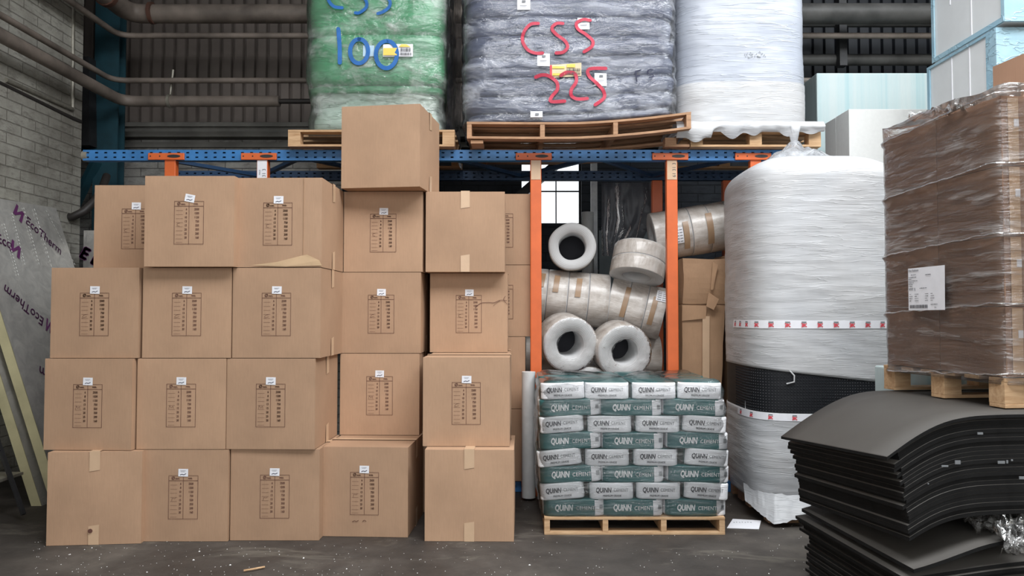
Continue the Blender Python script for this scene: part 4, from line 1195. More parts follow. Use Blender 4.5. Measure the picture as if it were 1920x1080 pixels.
for j in range(K2):
    for i in range(K1):
        q = j*(K1+1)+i; mb.f.append([q, q+1, q+K1+2, q+K1+1]); mb.m.append(0); mb.sm.append(True)
mb.build('ragged_skirt', M['wrap_white'], root)

# ------------------------------------------------------------------ tall white roll on the floor
YR0 = 5.3
cxr = PX(1518, 5.78); wr = 1.14; cyr = YR0+.53
pallet('wooden_pallet', 1.0, .95, .12, 'low pallet mostly hidden under the tall white roll', loc=(cxr+.02, cyr-.47, 0), mat='wood_red', blocks=True, stringers=3, rz=R(0))
root = empty('wrapped_roll', (cxr, cyr, .125), 0, 'tall white film-wrapped roll with a black dimpled band around its middle', 'wrapped roll')
zb0 = .125
def zz(py, Y=5.32): return PZ(py, Y)-zb0
TOP = 2.50
def body(z0, z1, mat, name, n=4.0, w=wr, d=1.04, K=60, top=False, foot=False, sc=1.0, nz_=1.0, pr=None):
    mb = MB(); pf = []
    for i in range(K+1):
        t = i/K; z = z0+(z1-z0)*t; s = sc
        if top:
            e = (z-(z1-.22))/.22
            if e > 0: s *= (1-e**3.0*.34)
        if foot:
            e = 1-(z-z0)/.35
            if e > 0: s *= 1-.05*e*e
        pf.append((z, s))
    superstack(mb, w, d, pf, n, 140, lambda th, z, p: nz_*(.012*noise.noise(Vector((p.x*2.2, p.y*2.2, z*2)))+.005*noise.noise(Vector((p.x*4, p.y*4, z*26)))))
    mb.build(name, mat, root); return mb
b0_ = body(.0, zz(776), M['wrap_white'], 'lower_wrap', foot=True, K=40)
bb = body(zz(783), zz(690)+.03, M['dimple'], 'dimpled_band', sc=.985, K=30, nz_=.3)
up = body(zz(694), zz(283), M['wrap_white'], 'upper_wrap', top=True, K=80)
# tilt the lower hem of the upper wrap: lower to the right (keeps the black band tapered)
um = [o_ for o_ in root.children if o_.name.startswith('upper_wrap')][0].data
zh = zz(694)
for v in um.vertices:
    if v.co.z < zh+.5:
        k = 1-(v.co.z-zh)/.5; v.co.z -= k*.13*(v.co.x/wr+.40)
fb = fnof(bb, .0); dm = MB()   # moulded dimples standing off the band
zt0, zt1 = zz(776), zz(694)
ico = [(1,0,0),(0,1,0),(-1,0,0),(0,-1,0),(0,0,1)]
bvb = bvh_of(bb); nrow = 15; ncol = 92
for a in range(ncol):
    th = PI + PI*(a+.5)/ncol*1.0
    for b in range(nrow):
        z = zt0+(zt1-zt0)*(b+.5)/nrow
        h = bvb.ray_cast(Vector((math.cos(th)*3, math.sin(th)*3, z)), Vector((-math.cos(th), -math.sin(th), 0)))
        if not h[0]: continue
        p = h[0]; nrm = Vector((math.cos(th), math.sin(th), 0)); tx = Vector((-nrm.y, nrm.x, 0)); s = .0065
        vs = [p+tx*s, p+Vector((0,0,s)), p-tx*s, p-Vector((0,0,s)), p+nrm*.005]
        dm.add(vs, [(0,1,4),(1,2,4),(2,3,4),(3,0,4)])
o = dm.build('moulded_dimples', M['dimple'], root); o['kind'] = 'stuff'
# printed tape bands
def band(zf, h, name, amin, amax, n, marks=True, R0=None, src=None, tilt=0):
    bv = bvh_of(src); mb = MB(); K = 90
    def at(th, z, off=.004):
        hit = bv.ray_cast(Vector((math.cos(th)*3, math.sin(th)*3, z)), Vector((-math.cos(th), -math.sin(th), 0)))
        p = hit[0] if hit[0] else Vector((math.cos(th)*.55, math.sin(th)*.5, z)); return p+Vector((math.cos(th), math.sin(th), 0))*off
    for i in range(K+1):
        th = amin+(amax-amin)*i/K
        mb.v += [at(th, zf+tilt*math.cos(th)), at(th, zf+h+tilt*math.cos(th))]
    for i in range(K): mb.f.append([2*i, 2*i+2, 2*i+3, 2*i+1]); mb.m.append(0); mb.sm.append(True)
    # even arc-length placement of marks
    pts = [at(amin+(amax-amin)*i/400, zf+h/2) for i in range(401)]; acc = [0]
    for i in range(400): acc.append(acc[-1]+(pts[i+1]-pts[i]).length)
    tot = acc[-1]
    def th_at(s):
        for i in range(400):
            if acc[i+1] >= s: return amin+(amax-amin)*(i+(s-acc[i])/max(1e-9, acc[i+1]-acc[i]))/400
        return amax
    for k in range(n):
        s0 = tot*(k+.5)/n
        f = lambda u, v: at(th_at(min(tot, max(0, s0+u))), zf+h/2+v+tilt*math.cos(th_at(s0)), .008)
        q = h*.30
        mb.add([f(-q*1.0, q*.65), f(q*1.0, q*.65), f(q*1.0, q*1.2), f(-q*1.0, q*1.2)], [(0,1,2,3)], 2)
        ribbon(mb, [(-q*1.1, q*.35), (0, 0), (-q*.9, -q*.5), (q*.2, -q*.8)], .007, f, 1, 2, False)
        ribbon(mb, [(q*.1, q*.4), (q*.2, -q*.3), (q*1.1, -q*1.0)], .007, f, 1, 2, False)
        ribbon(mb, [(q*1.1, q*.4), (q*.2, -q*.2), (-q*1.0, -q*1.1)], .006, f, 1, 2, False)
    mb.build(name, [M['paper'], M['print_red'], M['print_grey']], root)
um2 = MB(); um2.v = [v.co.copy() for v in um.vertices]; um2.f = [list(p.vertices) for p in um.polygons]
band(zz(616), .058, 'printed_tape', PI+.02, 2*PI-.02, 17, src=um2)
band(zz(790), .050, 'printed_tape', PI+.15, 2*PI-.6, 9, src=b0_)
# clear film bunched on the top
mb = MB(); K = 20; hz0 = zz(300)
for j in range(K+1):
    for i in range(64):
        th = 2*PI*i/64; t = j/K; r_ = (1-t)
        h = .27*(1-r_**1.4)
        n_ = noise.noise(Vector((math.cos(th)*4*r_, math.sin(th)*4*r_, 2)))
        pt = Vector((-.06*t-.02+math.cos(th)*r_*.46, math.sin(th)*r_*.42, hz0-.05+h+.07*n_*t+.03*n_))
        mb.v.append(pt)
for j in range(K):
    for i in range(64):
        i2 = (i+1) % 64; mb.f.append([j*64+i, j*64+i2, (j+1)*64+i2, (j+1)*64+i]); mb.m.append(0); mb.sm.append(True)
mb.build('bunched_film', film('top_film', .25, .6, .12, (5,5,5), 30, (.62,.64,.67), .48, 1.0), root)
mb = MB(); cpts = [(-.5,-.30,zz(690)), (-.545,-.2,zz(730)), (-.555,-.22,zz(780)), (-.55,-.28,zz(808))]
mb.tube([Vector(p) for p in cpts], .006, 6); mb.tube([Vector(p) for p in ((-.33,-.50,zz(694)), (-.30,-.515,zz(704)), (-.30,-.515,zz(716)), (-.35,-.50,zz(720)))], .006, 6)
mb.build('film_strand', M['wrap_white'], root)
# pulled-out corner of film at the foot of the roll
mb = MB(); K1, K2 = 36, 10; loc = root.location   # film pulled down over the pallet corner at the foot
tp = [P(1394, 905, 5.66), P(1422, 918, 5.46), P(1454, 926, 5.36), P(1520, 918, 5.34)]
bt = [P(1397, 938, 5.55), P(1424, 962, 5.38), P(1452, 984, 5.23), P(1520, 968, 5.24)]
def along(L_, t):
    t *= len(L_)-1; i = min(int(t), len(L_)-2); return L_[i].lerp(L_[i+1], t-i)
for j in range(K2+1):
    for i in range(K1+1):
        u, v = i/K1, j/K2; p = along(tp, u).lerp(along(bt, u), v)-loc
        p.y += .012*noise.noise(Vector((u*16, v*2, 3)))-.03*math.sin(PI*v)*0; p.z += .010*noise.noise(Vector((u*20, 0, 7)))*v
        p.z = max(p.z, -loc.z+.004); mb.v.append(p)
for j in range(K2):
    for i in range(K1): q = j*(K1+1)+i; mb.f.append([q, q+K1+1, q+K1+2, q+1]); mb.m.append(0); mb.sm.append(True)
mb.build('film_skirt', M['wrap_white'], root)

# ------------------------------------------------------------------ polystyrene and insulation packs on the right
Ye = 6.6
x0 = PX(1597, Ye)
zs_ = [0, .76, 1.52, 2.28, PZ(383, Ye)+0, PZ(204, Ye)]
zs_ = [0, .62, 1.24, 1.86, PZ(383, Ye), PZ(204, Ye)]
for i in range(5):
    za, zb_ = zs_[i], zs_[i+1]
    mb = MB(); mb.box(x0, x0+1.2, Ye, Ye+.27, za+.002, zb_-.002); mb.box(x0+.004, x0+1.2, Ye+.28, Ye+.52, za+.002, zb_-.002)
    o = mb.build('polystyrene_block', M['eps'], bevel=.006)
    tag(o, 'white polystyrene block, ' + ['lowest, on the floor behind the brown cartons', 'second up in the stack behind the brown cartons', 'third up in the stack behind the brown cartons', 'fourth up, slim strip left of the brown cartons', 'topmost in the stack behind the tall white roll'][i], 'foam block', 'stacked polystyrene blocks')
Yx = 7.45
for i, (za, zb_) in enumerate(((0, .96), (.96, 1.92), (1.92, 2.90), (2.90, PZ(136, Yx)))):
    root = empty('insulation_pack', (PX(1537, Yx)+.6, Yx+.4, za), 0, 'pale blue streaked insulation pack, ' + ['lowest behind the polystyrene stack', 'second up behind the polystyrene stack', 'third up behind the polystyrene stack', 'topmost, its face showing above the polystyrene'][i], 'insulation pack', 'streaked packs behind the polystyrene')
    mb = MB(); mb.box(-.6, .75, -.4, .4, .003, zb_-za-.003); mb.build('pack_body', M['xps'], root, bevel=.012)
xq = 3.38
packs = [(0, 1.15), (1.15, 2.3), (2.3, 3.47), (3.49, 4.75)]
for i, (za, zb_) in enumerate(packs):
    yn, yf = (5.06, 5.92) if i == 3 else (5.12, 5.96)
    xo = xq if i == 3 else xq-.02
    root = empty('insulation_pack', (xo, yn, za), 0, 'large white insulation pack in blue film, ' + ['at floor level behind the brown cartons', 'second up behind the brown cartons', 'below the topmost one at upper right', 'topmost at the upper right corner'][i], 'insulation pack', 'large packs in blue film')
    h = zb_-za-.004; Lf = yf-yn
    mb = MB(); mb.box(0, 1.2, 0, Lf, 0, h); mb.build('pack_body', M['pack_white'], root, bevel=.008)
    mb = MB(); mb.box(-.012, .0, -.010, .10 if i < 3 else .02, 0, h).box(-.012, 1.21, -.016, -.002, 0, h)
    crumple(mb, .006, 8, 3); mb.build('blue_film', M['pack_blue'], root)
    mb = MB(); mb.box(-.016, -.002, -.01, Lf, -.0, .035).box(-.014, -.002, -.01, Lf, h-.02, h); mb.box(-.013, -.002, Lf-.03, Lf+.006, 0, h)
    mb.build('film_edge', M['pack_blue'], root)
    mb = MB()
    for yy in (.36, .62) if i == 3 else (.30, .52): mb.box(-.005, 0.002, yy, yy+.008, h*.30*(yy > .5), h)
    mb.build('slab_joint', M['paper'], root)

# ------------------------------------------------------------------ foam sheets
RZ = R(5.5); FO = Vector((PX(1658, 3.28), 3.28, 0))
def sm(t): t = max(0, min(1, t)); return t*t*(3-2*t)
def interp(tab, u):
    if u <= tab[0][0]: return tab[0][1]
    for (a, za), (b, zb_) in zip(tab, tab[1:]):
        if u <= b:
            t = (u-a)/(b-a); return za+(zb_-za)*t
    return tab[-1][1]
def smooth_tab(tab, u, e=.05): return sum(interp(tab, u+e*k) for k in (-2,-1,0,1,2))/5
near_t = [(-.1,.80), (0,.868), (.10,.937), (.21,1.0), (.32,1.035), (.48,1.045), (3,1.045)]
far_t = [(-.1,.72), (0,.79), (.2,.925), (.36,1.005), (.47,1.04), (.6,1.045), (3,1.045)]
def zup(u, v): return smooth_tab(near_t, u)*(1-v/1.02) + smooth_tab(far_t, u)*(v/1.02)
sroot = Matrix.Translation(FO) @ Matrix.Rotation(RZ, 4, 'Z')
def sheet_obj(fz, u0, u1, v0, v1, dz, th, label, group, name='foam_sheet'):
    mb = MB(); KU, KV = 44, 5; top = []; n = KU+1
    c = Vector(((u0+u1)/2, (v0+v1)/2, fz((u0+u1)/2, .5)+dz))
    for i in range(KU+1):
        t = i/KU; u = u0+(u1-u0)*(t**1.5)
        for j in range(KV+1):
            v = v0+(v1-v0)*j/KV; top.append(Vector((u, v, fz(u, v)+dz))-c)
    bot = [p-Vector((0,0,th)) for p in top]; m = KV+1; nb_ = len(top)
    fs = []
    for i in range(KU):
        for j in range(KV):
            q = i*m+j; fs.append((q, q+m, q+m+1, q+1)); fs.append((nb_+q, nb_+q+1, nb_+q+m+1, nb_+q+m))
    mb.add(top+bot, fs, 0, True)
    side = []
    for i in range(KU):
        q = i*m; side.append((q, nb_+q, nb_+q+m, q+m)); q = i*m+KV; side.append((q+m, nb_+q+m, nb_+q, q))
    for j in range(KV):
        q = j; side.append((q+1, nb_+q+1, nb_+q, q)); q = KU*m+j; side.append((q, nb_+q, nb_+q+1, q+1))
    for f in side: mb.f.append(list(f)); mb.m.append(1); mb.sm.append(False)
    o = mb.build(name, [M['foam'], M['foam_edge']]); o.matrix_world = sroot @ Matrix.Translation(c); tag(o, label, 'foam sheet', group); return o
rng = random.Random(21)
ORD = ['top','second','third','fourth','fifth','sixth','seventh','eighth','ninth','tenth','eleventh','twelfth','thirteenth','fourteenth','fifteenth','sixteenth','seventeenth','eighteenth','nineteenth','twentieth','twenty-first','twenty-second','twenty-third','twenty-fourth','twenty-fifth']
NU = 23; TH = .0190
for i in range(NU):
    du = 0 if i == 0 else .055+.055*(i/NU)+rng.uniform(-.012, .012)
    if i in (3, 4): du -= .02
    dv = rng.uniform(-.004, .004)
    lab = 'dark foam sheet draped on top of the upper stack under the pallet' if i == 0 else 'second foam sheet of the upper stack just under the top one' if i == 1 else 'lowest foam sheet of the upper arched stack' if i == NU-1 else 'thin black foam sheet, ' + ORD[i] + ' from the top of the upper arched stack'
    dzz = 0 if i == 0 else -.006
    th = .014 if i == 0 else .0172
    sheet_obj(zup, du, 2.15+rng.uniform(-.02, .02), 0+dv+(.012 if i else 0), 1.02+dv*1.5, -i*TH+dzz, th, lab, 'foam sheets of the upper stack')
low_t = [(0,.352), (.2,.375), (.5,.41), (.9,.435), (3,.435)]
def zlow(u, v): return smooth_tab(low_t, u)
NL = 20
for i in range(NL):
    if i == 0: continue
    du = .11+rng.uniform(-.012, .012)+(.03 if i > 5 else 0) - (.03 if i < 3 else 0)
    f = (lambda k: (lambda u, v: zlow(u, v)*k))(1-i/(NL+.5))
    th = .0160
    lab = 'topmost foam sheet of the lower stack' if i == 1 else 'bottom foam sheet of the lower stack near the floor' if i == NL-1 else 'thin black foam sheet, ' + ORD[i-1] + ' from the top of the lower foam stack'
    sheet_obj(f, du, 2.1, rng.uniform(-.02, .01), 1.0+rng.uniform(-.02, .02), 0, th, lab, 'foam sheets of the lower stack')
tong = [(0,.365), (.15,.392), (.3,.44), (.5,.50), (3,.52)]
def ztg(u, v): return smooth_tab(tong, u)+.004
sheet_obj(ztg, .10, .56, -.025, .98, .0, .017, 'short foam sheet curling up into the gap between the two foam stacks', 'foam sheets of the lower stack')
# pallet under the upper stack, film scraps
mm = sroot @ Vector((1.45, .30, .452))
pallet('wooden_pallet', 1.3, .7, .165, 'low pallet between the two foam sheet stacks at the right edge', loc=mm, rz=RZ, mat='wood_red', blocks=True, stringers=3)
def scrap(name, pts_c, sx, sy, sz, seed, label, mat='film_dense'):
    mb = MB(); K1, K2 = 40, 22
    for j in range(K2+1):
        for i in range(K1+1):
            u, v = i/K1-.5, j/K2-.5; q = Vector((u*4, v*3, seed))
            mb.v.append(Vector((u*sx+.05*noise.noise(q*1.7), v*sy*.6+.12*noise.noise(q+Vector((5,0,0))), v*sz*(.6+.5*abs(noise.noise(q*.8)))+.06*noise.noise(q*2.2)+.05*noise.noise(q*5))))
    for j in range(K2):
        for i in range(K1):
            q = j*(K1+1)+i; mb.f.append([q, q+1, q+K1+2, q+K1+1]); mb.m.append(0); mb.sm.append(True)
    o = mb.build(name, M[mat], None, pts_c); tag(o, label, 'plastic film'); return o
scrap('film_scrap', P(1868, 968, 3.46), .26, .12, .10, 1, 'crumpled clear film poking out between the foam stacks')
scrap('film_scrap', P(1905, 1003, 3.28), .13, .10, .13, 6, 'torn film scrap hanging at the right edge over the lower foam stack')
mb = MB()   # little white scuffs on the side of the stack
scf = []
for (px, py, w_, h_) in ((1763,873,12,3),(1788,866,10,7),(1868,866,13,5),(1884,865,3,6),(1908,895,14,5),(1737,906,2,2),(1830,812,10,4),(1893,862,3,3)):
    p = P(px, py, 3.262+ (px-1658)/F*3.3*math.tan(RZ)); mb.box(p.x, p.x+w_/F*3.3, p.y-.012, p.y-.008, p.z-h_/F*1.6, p.z+h_/F*1.6)
o = mb.build('paper_scraps', M['print_grey']); tag(o, 'small pale scuffs stuck to the side of the upper foam stack', 'scraps', kind='stuff')

# ------------------------------------------------------------------ wrapped brown cartons on the foam stack
CR = R(7); CO = Vector((PX(1885, 3.5), 3.5, 0))
ZP = PZ(767, 3.45)+.004
ZP = 1.05
cm = Matrix.Translation(CO) @ Matrix.Rotation(CR, 4, 'Z')
LW, LD = 1.14, .90
pc = cm @ Vector((LW/2, 0, ZP))
pallet('wooden_pallet', LW+.02, LD+.02, .140, 'wooden pallet under the film-wrapped brown cartons on the foam sheets', loc=pc, rz=CR, mat='wood', blocks=True, stringers=3)
zc0 = ZP+.145; lh = (PZ(178, 3.5)-zc0)/4
big = carton_mesh(LW/2-.004, LD/2-.004, lh-.003, 'carton_body', M['card_dark'], .003)
lays = ['bottom', 'second', 'third', 'fourth']
for l in range(4):
    for ix in range(2):
        for iy in range(2):
            p = cm @ Vector((LW/4+ix*LW/2, LD/4+iy*LD/2, zc0+l*lh))
            lab = 'film-wrapped brown carton, ' + lays[l] + ' layer, ' + (('near corner' if iy == 0 else 'far left corner') if ix == 0 else ('front right beyond the frame edge' if iy == 0 else 'rear right hidden side'))
            root = empty('brown_carton', p, CR, lab, 'box', 'film-wrapped brown cartons')
            link('carton_body', big, root)
            if ix == 0 and iy == 0:
                mb = MB(); y = -LD/4-.004; mb.box(-LW/4+.03, -LW/4+.085, y-.001, y, 0.01, lh-.01, 0); mb.build('packing_tape', M['tape'], root)
                mb = MB(); mb.box(-LW/4+.06, -LW/4+.085, y-.003, y-.0015, lh*.55, lh*.66); mb.build('small_sticker', M['paper'], root)
p = cm @ Vector((.42+LW/4, LD/4+.10, zc0+4*lh+.002))
root = empty('brown_carton', p, CR, 'single brown carton in film set back on top of the wrapped brown cartons', 'box', 'film-wrapped brown cartons')
link('carton_body', big, root)
# delivery note on the left face
root = empty('wrapped_film', cm @ Vector((LW/2, LD/2, zc0)), CR, 'clear stretch film around the brown cartons with a delivery note on it', 'plastic film')
mb = MB(); K = 96; Hc = 4*lh; pf = []
for i in range(K+1):
    t = i/K; z = -.035+(Hc+.07)*t; s = 1.0
    pf.append((z, s))
def nfb(th, z, p):
    rd = 0
    for k in range(0, 5):
        zz_ = k*lh - .02 + (-.05)*(p.y/LD); d = abs(z-zz_); rd += .016*math.exp(-(d/.013)**2)
    return rd + .007*noise.noise(Vector((p.x*4, p.y*4, z*9)))
superstack(mb, LW+.045, LD+.045, pf, 16, 160, nfb)
for v in mb.v:
    if v.z > Hc+.01: v.z += .03*noise.noise(Vector((v.x*6, v.y*6, 1)))+.02
mb.build('film_wrap', M['film_card'], root)
bvf = bvh_of(mb)
for k in range(0, 5):
    rp = MB(); pts = []
    for q in range(61):
        t = q/60; s_ = LD/2-.0-LD*t if q <= 40 else -LD/2
        s_ = LD/2-LD*min(1, q/45); zq = k*lh-.012-.05*(s_/LD)+.010*noise.noise(Vector((q*.25, k*3, 1)))
        if q <= 45:
            h_ = bvf.ray_cast(Vector((-4, s_, zq)), Vector((1, 0, 0))); pp = (h_[0] if h_[0] else Vector((-LW/2, s_, zq)))+Vector((-.003, 0, 0))
        else:
            x_ = -LW/2+.03+(LW-.1)*(q-45)/15; h_ = bvf.ray_cast(Vector((x_, -4, zq)), Vector((0, 1, 0))); pp = (h_[0] if h_[0] else Vector((x_, -LD/2, zq)))+Vector((0, -.003, 0))
        if (pp-Vector((-LW/2, 0, pp.z))).length < 5: pts.append(pp)
    rp.tube(pts, .006, 6, rf=lambda t, k=k: .0035+.0035*abs(noise.noise(Vector((t*9, k, 2)))))
    rp.build('gathered_film', M['film_rope'], root)
def lf(s, z, off=.004):   # s along local y on the left face
    h = bvf.ray_cast(Vector((-4, s, z)), Vector((1, 0, 0)))
    return (h[0] if h[0] else Vector((-LW/2, s, z)))+Vector((-off, 0, 0))
def face_s(px):   # photo column -> local y on the left face
    c, s = math.cos(CR), math.sin(CR); k = (px-960)/F
    # point = CO + (-s*t, c*t): x = k*y
    t = (CO.x-k*CO.y)/(k*c+s); return t-LD/2, CO.y+c*t
def LF(px, py, off=.004):
    s, Y = face_s(px); return lf(s, PZ(py, Y)-zc0, off)
mb = MB(); K = 5
q0, q1, q2, q3 = (1717, 504), (1787, 497), (1786, 581), (1717, 582)
QC = [LF(*q_, 0) for q_ in (q0, q1, q2, q3)]; QX = min(p_.x for p_ in QC)
def bil(u, v, off):       # the note is one flat sheet lying on the film
    p_ = QC[0].lerp(QC[1], u).lerp(QC[3].lerp(QC[2], u), v); return Vector((QX-off, p_.y, p_.z))
for i in range(K+1):
    for j in range(K+1): mb.v.append(bil(i/K, j/K, .006))
for i in range(K):
    for j in range(K): q = i*(K+1)+j; mb.f.append([q, q+1, q+K+2, q+K+1]); mb.m.append(0); mb.sm.append(False)
def tx(s, u, v, size, sx=1, bold=0):
    vs, fs = text2d(s, 1.0, bold, 0, 'LEFT'); mb.add([bil(u+a*size*sx, v-b*size*1.0, .010) for a, b in vs], fs, 1)
tx('Dion Robinson', .03, .06, .075, .62, .012)
def smear(u, v, w_, h=.016):      # small print too fine to read
    n_ = max(2, int(w_/.02)); r_ = random.Random(int(u*100+v*1000))
    for q in range(n_):
        a = u+w_*q/n_; b = a+w_/n_*r_.uniform(.5, .95); hh = h*r_.uniform(.7, 1.2)
        mb.add([bil(a, v+hh/2, .010), bil(b, v+hh/2, .010), bil(b, v-hh/2, .010), bil(a, v-hh/2, .010)], [(0,1,2,3)], 1)
smear(.10, .16, .14); smear(.50, .18, .16)
for k, w_ in enumerate((.22, .08, .26, .15, .12, .11)): smear(.03, .22+k*.042, w_)
tx('WN7 1J', .03, .50, .075, .75, .012); smear(.34, .485, .20)
for k in range(4):
    for c_, w_ in ((.04, .10), (.20, .11), (.49, .09), (.64, .10)): smear(c_, .62+k*.052, w_*(1 if (k+int(c_*10)) % 3 else .6), .014)
tx('HAD1HS0123', .64, .87, .05, .62, .01); tx('0.4', .74, .94, .05, .8, .01)
u = .05; rr = random.Random(4)
while u < .56:
    wd = rr.uniform(.006, .02); mb.add([bil(u, .95, .009), bil(u+wd, .95, .009), bil(u+wd, .87, .009), bil(u, .87, .009)], [(0,1,2,3)], 1); u += wd+rr.uniform(.006, .018)
mb.build('delivery_note', [M['paper'], M['print_dark']], root)
scrap('bunched_film', cm @ Vector((.16, .42, zc0+4*lh+.05)), .34, .9, .10, 3, 'loose clear film bunched on top of the wrapped brown cartons')
# blue-white offcut seen through the pallet
mb = MB(); a = P(1692, 722, 4.55); b = P(1752, 699, 4.55); mb.box(a.x, b.x+.5, 4.62, 4.9, 0, b.z+.02); 
tag(mb.build('insulation_pack', M['xps'], bevel=.01), 'pale insulation piece standing behind the foam sheets, seen through the pallet opening', 'insulation pack')

# ------------------------------------------------------------------ foil-faced boards leaning on the left wall
nb0, nb1 = Vector((-3.50, 5.85, 0)), Vector((-4.25, 5.75, 2.42))
fb1 = Vector((-4.44, 7.12, 2.42))
e_l = (nb1-nb0).normalized(); e_w = Vector((0, 1, 0)); e_w = (e_w-e_l*e_w.dot(e_l)).normalized()
nrm = e_w.cross(e_l).normalized()
if nrm.x < 0: nrm = -nrm
def board(offs, W_, L_, label, shift=Vector(), text=False, th=.075):
    root = empty('foil_board', nb0+shift-nrm*offs, 0, label, 'insulation board')
    x, y, z = e_w, e_l, nrm
    # local: x = width, y = length, z = outwards (towards the hall)
    root.matrix_world = Matrix(((x.x,y.x,z.x,root.location.x), (x.y,y.y,z.y,root.location.y), (x.z,y.z,z.z,root.location.z), (0,0,0,1)))
    mb = MB(); mb.box(0, W_, 0, L_, -th, 0); mb.build('foam_core', M['pir'], root)
    mb = MB(); K1, K2 = 30, 50
    for i in range(K1+1):
        for j in range(K2+1):
            mb.v.append(Vector((W_*i/K1, L_*j/K2, .004+.003*noise.noise(Vector((i*.3, j*.3, offs*9))))))
    for i in range(K1):
        for j in range(K2): q = i*(K2+1)+j; mb.f.append([q, q+1, q+K2+2, q+K2+1]); mb.m.append(0); mb.sm.append(True)
    root['_f'] = 1; del root['_f']; fac_ = mb.build('foil_facing', M['foil'], root)
    return root, fac_
bd, bfac = board(0, 1.2, 2.54, 'front foil-faced insulation board with purple lettering leaning on the brick wall')
board(.135, 1.2, 2.52, 'rear foil-faced insulation board close behind the front one', Vector((0, -.02, 0)))
bd.matrix_world; inv = Matrix(((e_w.x,e_l.x,nrm.x,nb0.x), (e_w.y,e_l.y,nrm.y,nb0.y), (e_w.z,e_l.z,nrm.z,nb0.z), (0,0,0,1))).inverted()
def hit_board(px, py):
    a = P(px, py, 1.0); o_ = Vector((0,0,CAMZ)); d = a-o_; t = (nb0-o_).dot(nrm)/d.dot(nrm); return inv @ (o_+d*t)
def btext(s, a, b, h, bolt_=None, hb=.12, bold=.007):
    """one printed word, running from photo pixel a to b on the board, with the mark in front of it"""
    mb = MB()
    A, B = hit_board(*a), hit_board(*b); ex = (B-A); L_ = ex.length; ex.normalize(); ey = Vector((-ex.y, ex.x, 0))
    vs, fs = text2d(s, 1.0, bold, 0, 'LEFT'); w_ = max(v[0] for v in vs)
    mb.add([Vector((A.x, A.y, .009))+ex*(x*L_/w_)+ey*(y*h) for x, y in vs], fs)
    if bolt_:
        A, B = hit_board(*bolt_[0]), hit_board(*bolt_[1]); ex = (B-A); L_ = ex.length; ex.normalize(); ey = Vector((-ex.y, ex.x, 0))
        Z = [(0,-.5), (.25,-.5), (.62,.15), (.72,-.5), (1,-.5), (.8,.5), (.55,.5), (.25,-.1), (.1,.5), (-.12,.5)]
        mb.add([Vector((A.x, A.y, .009))+ex*(x*L_)+ey*(y*hb) for x, y in Z], [tuple(range(10))])
    mb.build('printed_lettering', M['purple'], bfac)
btext('EcoTherm', (47, 412), (113, 473), .125, ((27, 392), (43, 412)))
btext('EcoTherm', (80, 605), (6, 540), .125, ((94, 615), (84, 607)))
btext('Eco', (-8, 446), (20, 460), .125, ((20, 460), (38, 478)))
btext('EcoTherm', (150, 740), (72, 694), .125)
mb = MB()
for (a, b) in (((5, 420), (33, 520)), ((20, 400), (45, 500)), ((42, 390), (72, 500)), ((62, 392), (100, 520)), ((84, 395), (140, 500))):
    A, B = hit_board(*a), hit_board(*b); n_ = 16
    for i in range(n_):
        p = A+(B-A)*(i/n_); q = A+(B-A)*((i+.55)/n_); p.z = q.z = .012; mb.bar(p, q, .004, .003)
mb.build('perforation_line', M['foil_white'], bd)
# second foil piece behind, near the hose
mb = MB(); a = P(157, 432, 7.3); b = P(205, 500, 7.3); mb.box(a.x, b.x+.2, 7.3, 7.35, 0, a.z); o = mb.build('foil_offcut', M['foil']); tag(o, 'narrow foil board standing behind the cartons near the hose', 'insulation board')
mb = MB(); put_text(mb, 'E E', lambda x, z: Vector((P(170, 470, 7.3).x+x, 7.292, P(170, 482, 7.3).z+z)), 0, 0, .16, rot=-.5, bold=.01); mb.build('printed_lettering', M['purple'], o)

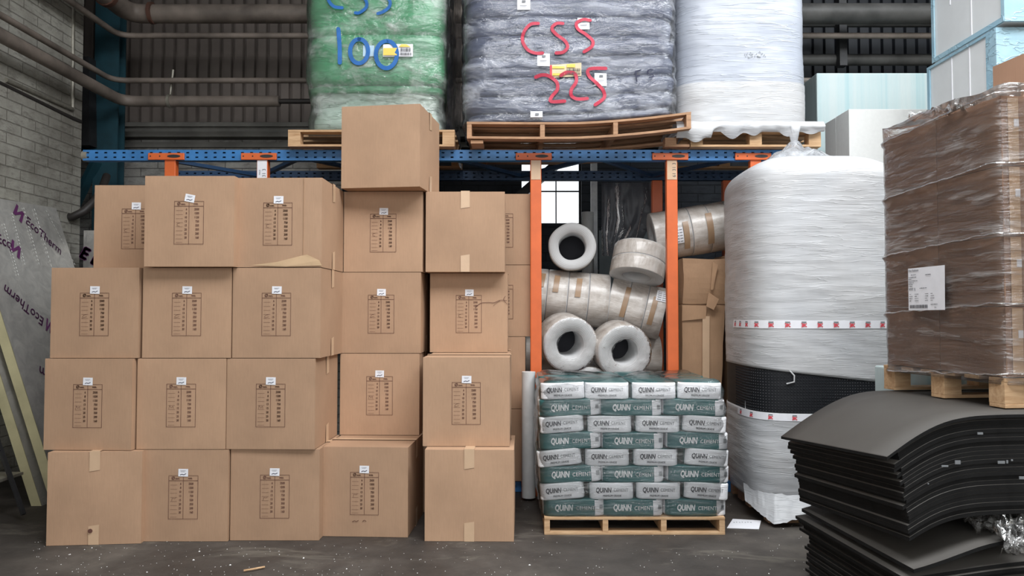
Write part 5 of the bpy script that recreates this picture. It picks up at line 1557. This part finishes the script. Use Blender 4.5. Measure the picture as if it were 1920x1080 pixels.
# dim corner bottom left: metal stand and white edge
root = empty('metal_trestle', (-3.95, 5.3, 0), 0, 'dark metal trestle in the shadow under the leaning boards', 'trestle')
mb = MB(); mb.bar((-.02, .0, 0), (-.35, .1, 1.1), .03, .03); mb.build('leg', M['dark_metal'], root)
mb = MB(); mb.bar((.45, .1, .05), (-.02, .3, .9), .025, .025); mb.build('leg', M['dark_metal'], root)
mb = MB(); mb.box(-.25, .28, -.05, .35, .28, .30); mb.build('step', M['zinc'], root)
mb = MB(); mb.bar((-.3, -.02, .14), (.0, .02, .10), .03, .03); mb.build('base_rail', M['dark_metal'], root)
pw = P(0, 1030, 3.9); mb = MB(); mb.box(PX(5, 4.25)-.3, PX(5, 4.25), 3.95, 4.25, 0, PZ(968, 4.1)); tag(mb.build('white_tub', M['paper'], bevel=.03), 'white plastic tub edge at the bottom left corner of the frame', 'tub')

# ------------------------------------------------------------------ floor litter
mb = MB(); pts = [P(1372, 973, 5.25), P(1427, 975, 5.25), P(1424, 992, 5.0), P(1363, 990, 5.0)]
def fl_(px, py, z=.004):
    o_ = Vector((0,0,CAMZ)); d = P(px, py, 1.0)-o_; t = (z-CAMZ)/d.z; return o_+d*t
q = [fl_(1374, 973), fl_(1427, 976), fl_(1423, 992), fl_(1363, 990)]
mb.add([p+Vector((0,0,.001)) for p in q]+[p-Vector((0,0,.002)) for p in q], [(3,2,1,0), (4,5,6,7), (0,1,5,4), (1,2,6,5), (2,3,7,6), (3,0,4,7)])
c_ = sum(q, Vector())/4
for k in range(7): 
    b0 = c_+Vector((-.07+.02*k, .03+.006*(k % 2), .003)); mb.box(b0.x, b0.x+.008, b0.y, b0.y+.012, .0055, .006, 1)
tag(mb.build('paper_sheet', [M['paper'], M['print_grey']]), 'crumpled white paper on the floor right of the cement pallet', 'paper')
mb = MB(); pts = [fl_(457, 1070, .01), fl_(475, 1067, .014), fl_(496, 1063, .01)]
mb.tube(pts, .006, 6); tag(mb.build('wood_splinter', M['wood']), 'pale wood splinter lying on the floor in the foreground', 'splinter')
rr = random.Random(9); mb = MB()
for i in range(420):
    px = rr.uniform(60, 1520); py = rr.uniform(930, 1078) if px > 970 else rr.uniform(1012, 1079)
    p = fl_(px, py, 0); s = rr.uniform(.001, .0034)*(2.4 if rr.random() < .05 else 1)
    if 1015 < px < 1360 and py < 1000: continue
    a0 = rr.random()*6; vs = [(p.x+math.cos(a0+k*1.57)*s*rr.uniform(.6, 1.3), p.y+math.sin(a0+k*1.57)*s*rr.uniform(.6, 1.6), .0005) for k in range(4)] + [(p.x, p.y, s*.7+.001)]
    mb.add(vs, [(0,1,4),(1,2,4),(2,3,4),(3,0,4)])
o = mb.build('floor_debris', M['eps']); tag(o, 'scattered tiny white crumbs over the dark floor', 'debris', kind='stuff')
